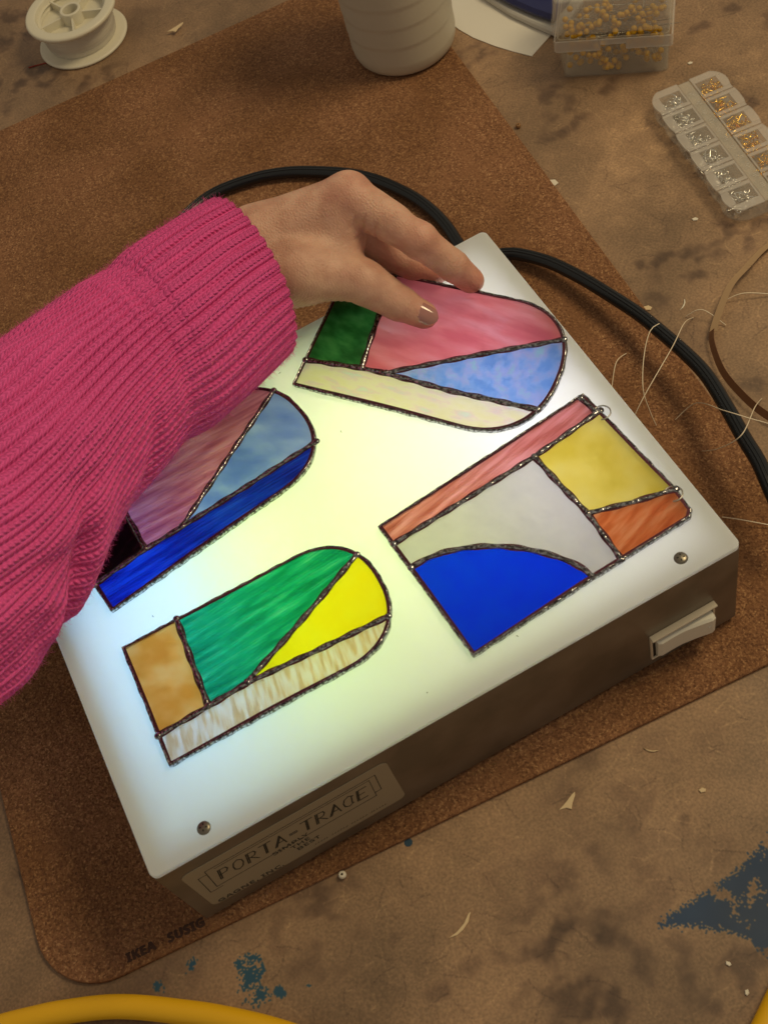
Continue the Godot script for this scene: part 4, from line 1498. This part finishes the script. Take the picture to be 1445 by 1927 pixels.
func build_organiser():
	var c := Vector3(555.5, -3, 329)
	var turn := -0.06
	var root := thing("findings_organiser", "long clear plastic organiser with two rows of lidded compartments", "organiser", c, turn)
	var L := 124.0
	var W := 52.0
	# scalloped outline: a bump for every compartment
	var outline := func(grow: float) -> PackedVector2Array:
		var out := PackedVector2Array()
		for p in rounded_rect(W, L, 13, 8):
			out.append(p)
		var o2 := PackedVector2Array()
		for i in out.size():
			var a := out[i]
			var b := out[(i + 1) % out.size()]
			var n := maxi(1, int(a.distance_to(b) / 1.6))
			for k in n:
				var q := a.lerp(b, float(k) / n)
				var s := 1.0
				if absf(q.y) < L / 2 - 13:
					s = 1.0 - 0.045 * pow(absf(cos((q.y + L / 2) / L * 6.0 * PI)), 6.0)
				o2.append(Vector2(q.x * s, q.y) + q.normalized() * grow)
		return o2
	var mb := MB.new()
	var rows := []
	for s in [[0.3, -2.2], [1.2, -1.2], [11.0, -0.3], [11.2, -1.5], [1.6, -2.6]]:
		var l := PackedVector3Array()
		for p in outline.call(s[1]):
			l.append(Vector3(p.x, s[0], p.y))
		rows.append(l)
	mb.grid(rows, true)
	mb.prism(outline.call(-2.6), 0.3, 1.4)
	var base := piece("tray", mb, M.frosted_thin, root)
	mb = MB.new()
	for s in [-1, 1]:
		mb.box(Vector3(s * 4.2, 6, 0), Vector3(0.9, 9.0, L - 6))
	for k in 5:
		for s in [-1, 1]:
			mb.box(Vector3(s * 14.4, 6, (k - 2) * 19.2), Vector3(19.0, 9.0, 0.9))
	piece("divider", mb, M.frosted_thin, base)
	# the strip down the middle with its small raised marks
	mb = MB.new()
	mb.box(Vector3(0, 11.9, 0), Vector3(8.0, 1.0, L - 4), 0.3)
	var strip := piece("middle_strip", mb, M.frosted, root)
	mb = MB.new()
	for k in 11:
		var z := -48.0 + k * 9.4
		for s in 3:
			mb.box(Vector3(rng.randf_range(-1.2, 1.2), 12.5, z + s * 1.3), Vector3(rng.randf_range(1.4, 2.6), 0.25, 0.5))
	piece("raised_marks", mb, M.frosted_frame, strip)
	# lids, one for each compartment, and what lies under them
	var heap := []
	for variant in 3:
		var hb := MB.new()
		for k in 34:
			var p := Vector3(rng.randf_range(-6.5, 6.5), rng.randf_range(0.8, 9.5), rng.randf_range(-6, 6))
			var tilt := Basis(Quaternion.from_euler(Vector3(rng.randf() * TAU, rng.randf() * TAU, rng.randf() * TAU)))
			var pts := PackedVector3Array()
			if k % 3 == 0 or variant == 1:
				var r := rng.randf_range(1.2, 2.2)
				for a in 12:
					pts.append(p + tilt * Vector3(cos(TAU * a / 12), 0, sin(TAU * a / 12)) * r)
				hb.tube(pts, 0.45, 6, true)
			else:
				for a in 9:
					var t := a / 8.0
					pts.append(p + tilt * Vector3((t - 0.5) * 6.0, sin(t * PI * 1.4) * 1.8, 0))
				hb.tube(pts, 0.5, 6)
		heap.append(hb.commit())
	var order := ["first", "second", "third", "fourth", "fifth", "sixth"]
	for col in 2:
		for k in 6:
			var z := (k - 2.5) * 19.4
			var x := (14.3 if col else -14.3)
			mb = MB.new()
			var cell := PackedVector2Array([Vector2(4.4, z - 9.3), Vector2(30, z - 9.3), Vector2(30, z + 9.3), Vector2(4.4, z + 9.3)])
			if k == 0:
				cell[0].y -= 3.0; cell[1].y -= 3.0
			if k == 5:
				cell[2].y += 3.0; cell[3].y += 3.0
			if col == 0:
				for v in 4:
					cell[v].x = -cell[v].x
			var full: PackedVector2Array = Geometry2D.intersect_polygons(cell, outline.call(0.2))[0]
			var wx := x - (1.4 if col else -1.4)
			# a frosted frame round a clear window
			for cut in [[Vector2(-40, -99), Vector2(40, z - 6.2)], [Vector2(-40, z + 6.2), Vector2(40, 99)], [Vector2(-40, z - 6.2), Vector2(wx - 7.2, z + 6.2)], [Vector2(wx + 7.2, z - 6.2), Vector2(40, z + 6.2)]]:
				var a2: Vector2 = cut[0]
				var b2: Vector2 = cut[1]
				for part2 in Geometry2D.intersect_polygons(full, PackedVector2Array([a2, Vector2(b2.x, a2.y), b2, Vector2(a2.x, b2.y)])):
					mb.prism(part2, 12.0, 13.0, 0.2)
			var lid2 := piece("compartment_lid", mb, M.frosted_frame, root)
			mb = MB.new()
			mb.box(Vector3(wx, 12.3, z), Vector3(14.3, 0.5, 12.3))
			piece("window", mb, M.window, lid2)
			var h := obj(numbered("gold_findings" if col else "silver_findings"), heap[(k + col) % 3], M.gold if col else M.silver)
			h.position = (c + Vector3(0, 1.4, 0) + Basis(Vector3.UP, turn) * Vector3(x, 0, z)) * 0.001
			h.rotation.y = turn + k * 1.3 + col
			tag(h, "%s jewellery findings in the %s compartment from the organiser's far end" % ["gold" if col else "silver", order[k]], "findings", "jewellery findings in the organiser", "stuff")

func build_paper():
	var mb := MB.new()
	var poly := V([[470, 20], [466, 60], [461, 99], [463, 112], [468, 127], [477, 145], [485, 158], [494, 171], [515, 159], [545, 141], [530, 100], [505, 40]])
	mb.prism(poly, -2.9, -2.3)
	single("white_card", mb, M.card, Vector3(500, -2.9, 110), "curved sheet of white card on the table between bottle and pin box", "card")
	var root := thing("soft_packet", "navy blue and white packet lying on the white card", "packet", Vector3(520, -2, 130))
	mb = MB.new()
	mb.prism(V([[487, 70], [493, 100], [500, 126], [508, 146], [517, 167], [528, 160], [548, 146], [545, 100], [520, 60]]), -2.1, 3.4, 1.2)
	piece("white_underside", mb, M.pale_wrap, root, Vector3(520, -2, 130))
	mb = MB.new()
	mb.prism(V([[488, 68], [494, 98], [502, 122], [510, 141], [519, 158], [545, 140], [543, 98], [520, 60]]), 3.5, 10.0, 2.4)
	piece("blue_wrapper", mb, M.navy_wrap, root, Vector3(520, -2, 130))
	mb = MB.new()
	mb.prism(V([[500, 62], [505, 90], [512, 112], [520, 130], [530, 138], [543, 130], [540, 92], [522, 58]]), 10.1, 15.0, 2.2)
	piece("pale_sheet", mb, M.pale_wrap, root, Vector3(520, -2, 130))

func build_threads():
	var list := [
		[[471, -2, 437, 455, 22, 455, 438, 30, 472, 411, 28, 491, 400, 20, 497, 394, 8, 499], "clear nylon strand crossing over the black cord, its lower end at the light box"],
		[[441, 28, 452, 434, 28, 454, 424, 24, 465, 414, 20, 482, 413, 10, 491, 414, 1, 496], "clear nylon strand bowed between the light box and the black cord"],
		[[424, 1, 442, 414, 7, 449, 405, 2, 460], "short clear nylon strand on the mat nearest the light box's back corner"],
		[[468, -2, 434, 476, 4, 439, 484, -2, 452], "short curved nylon strand on the table beside the black cord's bend"],
		[[490, -2, 436, 502, 2, 439, 517, -1, 446], "straight pale nylon strand on the table under the copper strip's end"],
		[[425, 1, 498, 436, 14, 502, 437, 39, 529, 444, 40, 539, 460, 30, 550, 480, -1, 560], "nylon strand running level across the black cord at the photo's edge"],
		[[474, -2, 508, 455, 30, 530, 436, 41, 548, 428, 24, 540, 427, 1, 524], "nylon strand arching steeply over the black cord beyond the rectangular panel"],
		[[415, 1, 566, 422, 4, 574, 440, 1, 588], "lowest nylon strand, on the mat beside the light box's front corner"]]
	for l in list:
		var p := smooth_path(path3(l[0]), 2.0)
		var mb := MB.new()
		mb.tube(p, 0.3, 6)
		single("nylon_strand", mb, M.nylon, p[0], l[1], "thread", "nylon strands by the light box")
	# hanging loops on the rectangular panel
	for l in [[Vector3(370.0, 81, 525.0), "small wire loop at the far corner of the rectangular panel"], [Vector3(377.0, 81, 584.0), "small wire loop beside the orange pane of the rectangular panel"]]:
		var c: Vector3 = l[0]
		var pts := PackedVector3Array()
		for k in 22:
			var a := -2.3 + 4.6 * k / 21.0
			pts.append(c + Vector3(cos(a - 0.2) * 4.4, 0.6 + 0.4 * sin(a), sin(a - 0.2) * 4.4))
		var mb := MB.new()
		mb.tube(pts, 0.42, 7)
		single("wire_loop", mb, M.pin_steel, c, l[1], "loop", "hanging loops of the rectangular panel")
	# a strip of copper foil on its paper backing
	var p := smooth_path(path3([560, -1, 402, 543, -1, 409, 528, 0, 414, 515, 2, 421, 498, 4, 430, 481, 4, 445, 470, 2, 457, 465, 1, 470, 462, 1, 486, 463, 1, 504, 466, 1, 519, 472, 0, 531, 484, -1, 545]), 3.0)
	var root := thing("foil_strip", "narrow copper-brown tape strip curling on the table at the right", "strip", p[0])
	for half in 2:
		var mb := MB.new()
		var from := 0 if half == 0 else p.size() / 2
		var to := p.size() / 2 if half == 0 else p.size() - 1
		for i in range(from, to):
			var d := (p[i + 1] - p[i]).normalized()
			var lean := Vector3(0, 0.85, 0) + d.cross(Vector3.UP).normalized() * -0.6
			if half == 0:
				lean = Vector3(0, 0.35, 0) + d.cross(Vector3.UP).normalized() * -0.9
			lean = lean.normalized() * 4.6
			var e := lean.cross(d).normalized() * 0.12
			mb.flat([p[i] + e, p[i + 1] + e, p[i + 1] + lean + e, p[i] + lean + e], e)
			mb.flat([p[i] - e, p[i + 1] - e, p[i + 1] + lean - e, p[i] + lean - e], -e)
			mb.flat([p[i] + lean - e, p[i + 1] + lean - e, p[i + 1] + lean + e, p[i] + lean + e], lean)
		piece("paper_backing" if half == 0 else "copper_tape", mb, M.foil_back if half == 0 else M.foil_strip, root, p[0])

func build_scraps():
	var kite := [[-7, 3.4], [-3.4, 0.6], [-1, -1.5], [2.6, -5], [4.6, -6.2], [4.4, -4], [2, 0.4], [0.8, 4.2], [-2, 3]]
	var sliver := [[-8, 1.6], [-3, 1.2], [2, -0.4], [6, -3.2], [7.5, -3.4], [4, 0.2], [0, 2], [-4, 2.6]]
	var crumb := [[-2, -0.8], [0.4, -1.4], [2, -0.2], [1.2, 1.2], [-1.2, 1]]
	for s in [
		["wood_chip", kite, 271, 669, 0.3, 0.8, M.chip, "pale kite-shaped chip on the table below the mat's edge", "chip"],
		["wood_chip", sliver, 198, 700, -0.1, 1.0, M.chip, "long pale curved sliver on the table, near the bottom", "chip"],
		["wood_chip", sliver, 319, 663, 1.0, 0.45, M.chip, "short pale sliver on the table close to the mat's lower right edge", "chip"],
		["wood_chip", crumb, 331, 692, 0.2, 0.9, M.chip, "tiny tan crumb on the bare table above the blue paint", "chip"],
		["paper_scrap", crumb, 451, 290, 0.8, 2.0, M.white_chip, "white scrap on the mat's edge below the pin box", "scrap"],
		["paper_scrap", sliver, 471, 425, -0.4, 0.55, M.white_chip, "white sliver on the table just above the black cord", "scrap"],
		["paper_scrap", crumb, 511, 369, 0.4, 1.0, M.white_chip, "white crumb on the table near the organiser's lower end", "scrap"],
		["paper_scrap", crumb, 579, 243, 0.2, 0.9, M.white_chip, "white crumb between the pin box and the organiser", "scrap"],
		["paper_scrap", crumb, 301, 767, 0.9, 0.7, M.white_chip, "white crumb on the stained table below the blue paint", "scrap"],
		["paper_scrap", crumb, 302, 781, 2.0, 0.7, M.white_chip, "lowest white crumb, near the yellow cable's right-hand bend", "scrap"],
		["paper_scrap", kite, 279, -25, 0.6, 1.0, M.chip, "tan scrap on the table between spool and mat", "scrap"],
		["paper_scrap", crumb, 452, 416, 0.5, 1.4, M.chip, "tan scrap lying against the black cord on the mat's edge", "scrap"],
		["paint_dot", [[-2.2, 0], [-1.6, -1.6], [0, -2.2], [1.6, -1.6], [2.2, 0], [1.6, 1.6], [0, 2.2], [-1.6, 1.6]], 191, 651.5, 0.0, 1.0, M.blue_paint, "small round blue paint dot on the table at the mat's edge", "paint dot"]]:
		var poly := PackedVector2Array()
		for p in s[1]:
			poly.append((Vector2(p[0], p[1]) * s[5]).rotated(s[4]))
		var mb := MB.new()
		mb.prism(poly, 0.0, 0.12 if s[0] == "paint_dot" else 0.9, 0.05 if s[0] == "paint_dot" else 0.25)
		var o := single(s[0], mb, s[6], Vector3.ZERO, s[7], s[8])
		var on_mat: bool = s[2] < 450 and s[3] < 650
		o.position = Vector3(s[2], 0.05 if on_mat else -2.95, s[3]) * 0.001
		o.rotation.z = 0.0 if s[0] == "paint_dot" else 0.06
	for b in [[155, 652.5, 2.1, M.white_chip, "small cream bead on the table at the mat's front edge"], [455, 230, 1.9, M.brown_bead, "small brown bead on the table beside the mat, below the bottle"]]:
		var mb := MB.new()
		var r: float = b[2]
		mb.lathe(Vector3(0, r, 0), [[0.4 * r, -0.8 * r], [0.8 * r, -0.6 * r], [r, 0], [0.8 * r, 0.6 * r], [0.45 * r, 0.8 * r], [0.3 * r, 0.6 * r]], 14)
		single("bead", mb, b[3], Vector3.ZERO, b[4], "bead").position = Vector3(b[0], -3, b[1]) * 0.001
	var mb2 := MB.new()
	mb2.tube(smooth_path(path3([160, -2.5, -62, 168, -2.5, -60, 178, -2.2, -56, 186, -2.5, -50]), 2.0), 0.45, 6)
	single("red_thread", mb2, M.red_thread, Vector3(168, -2.5, -58), "short red thread end under the spool's rim", "thread")
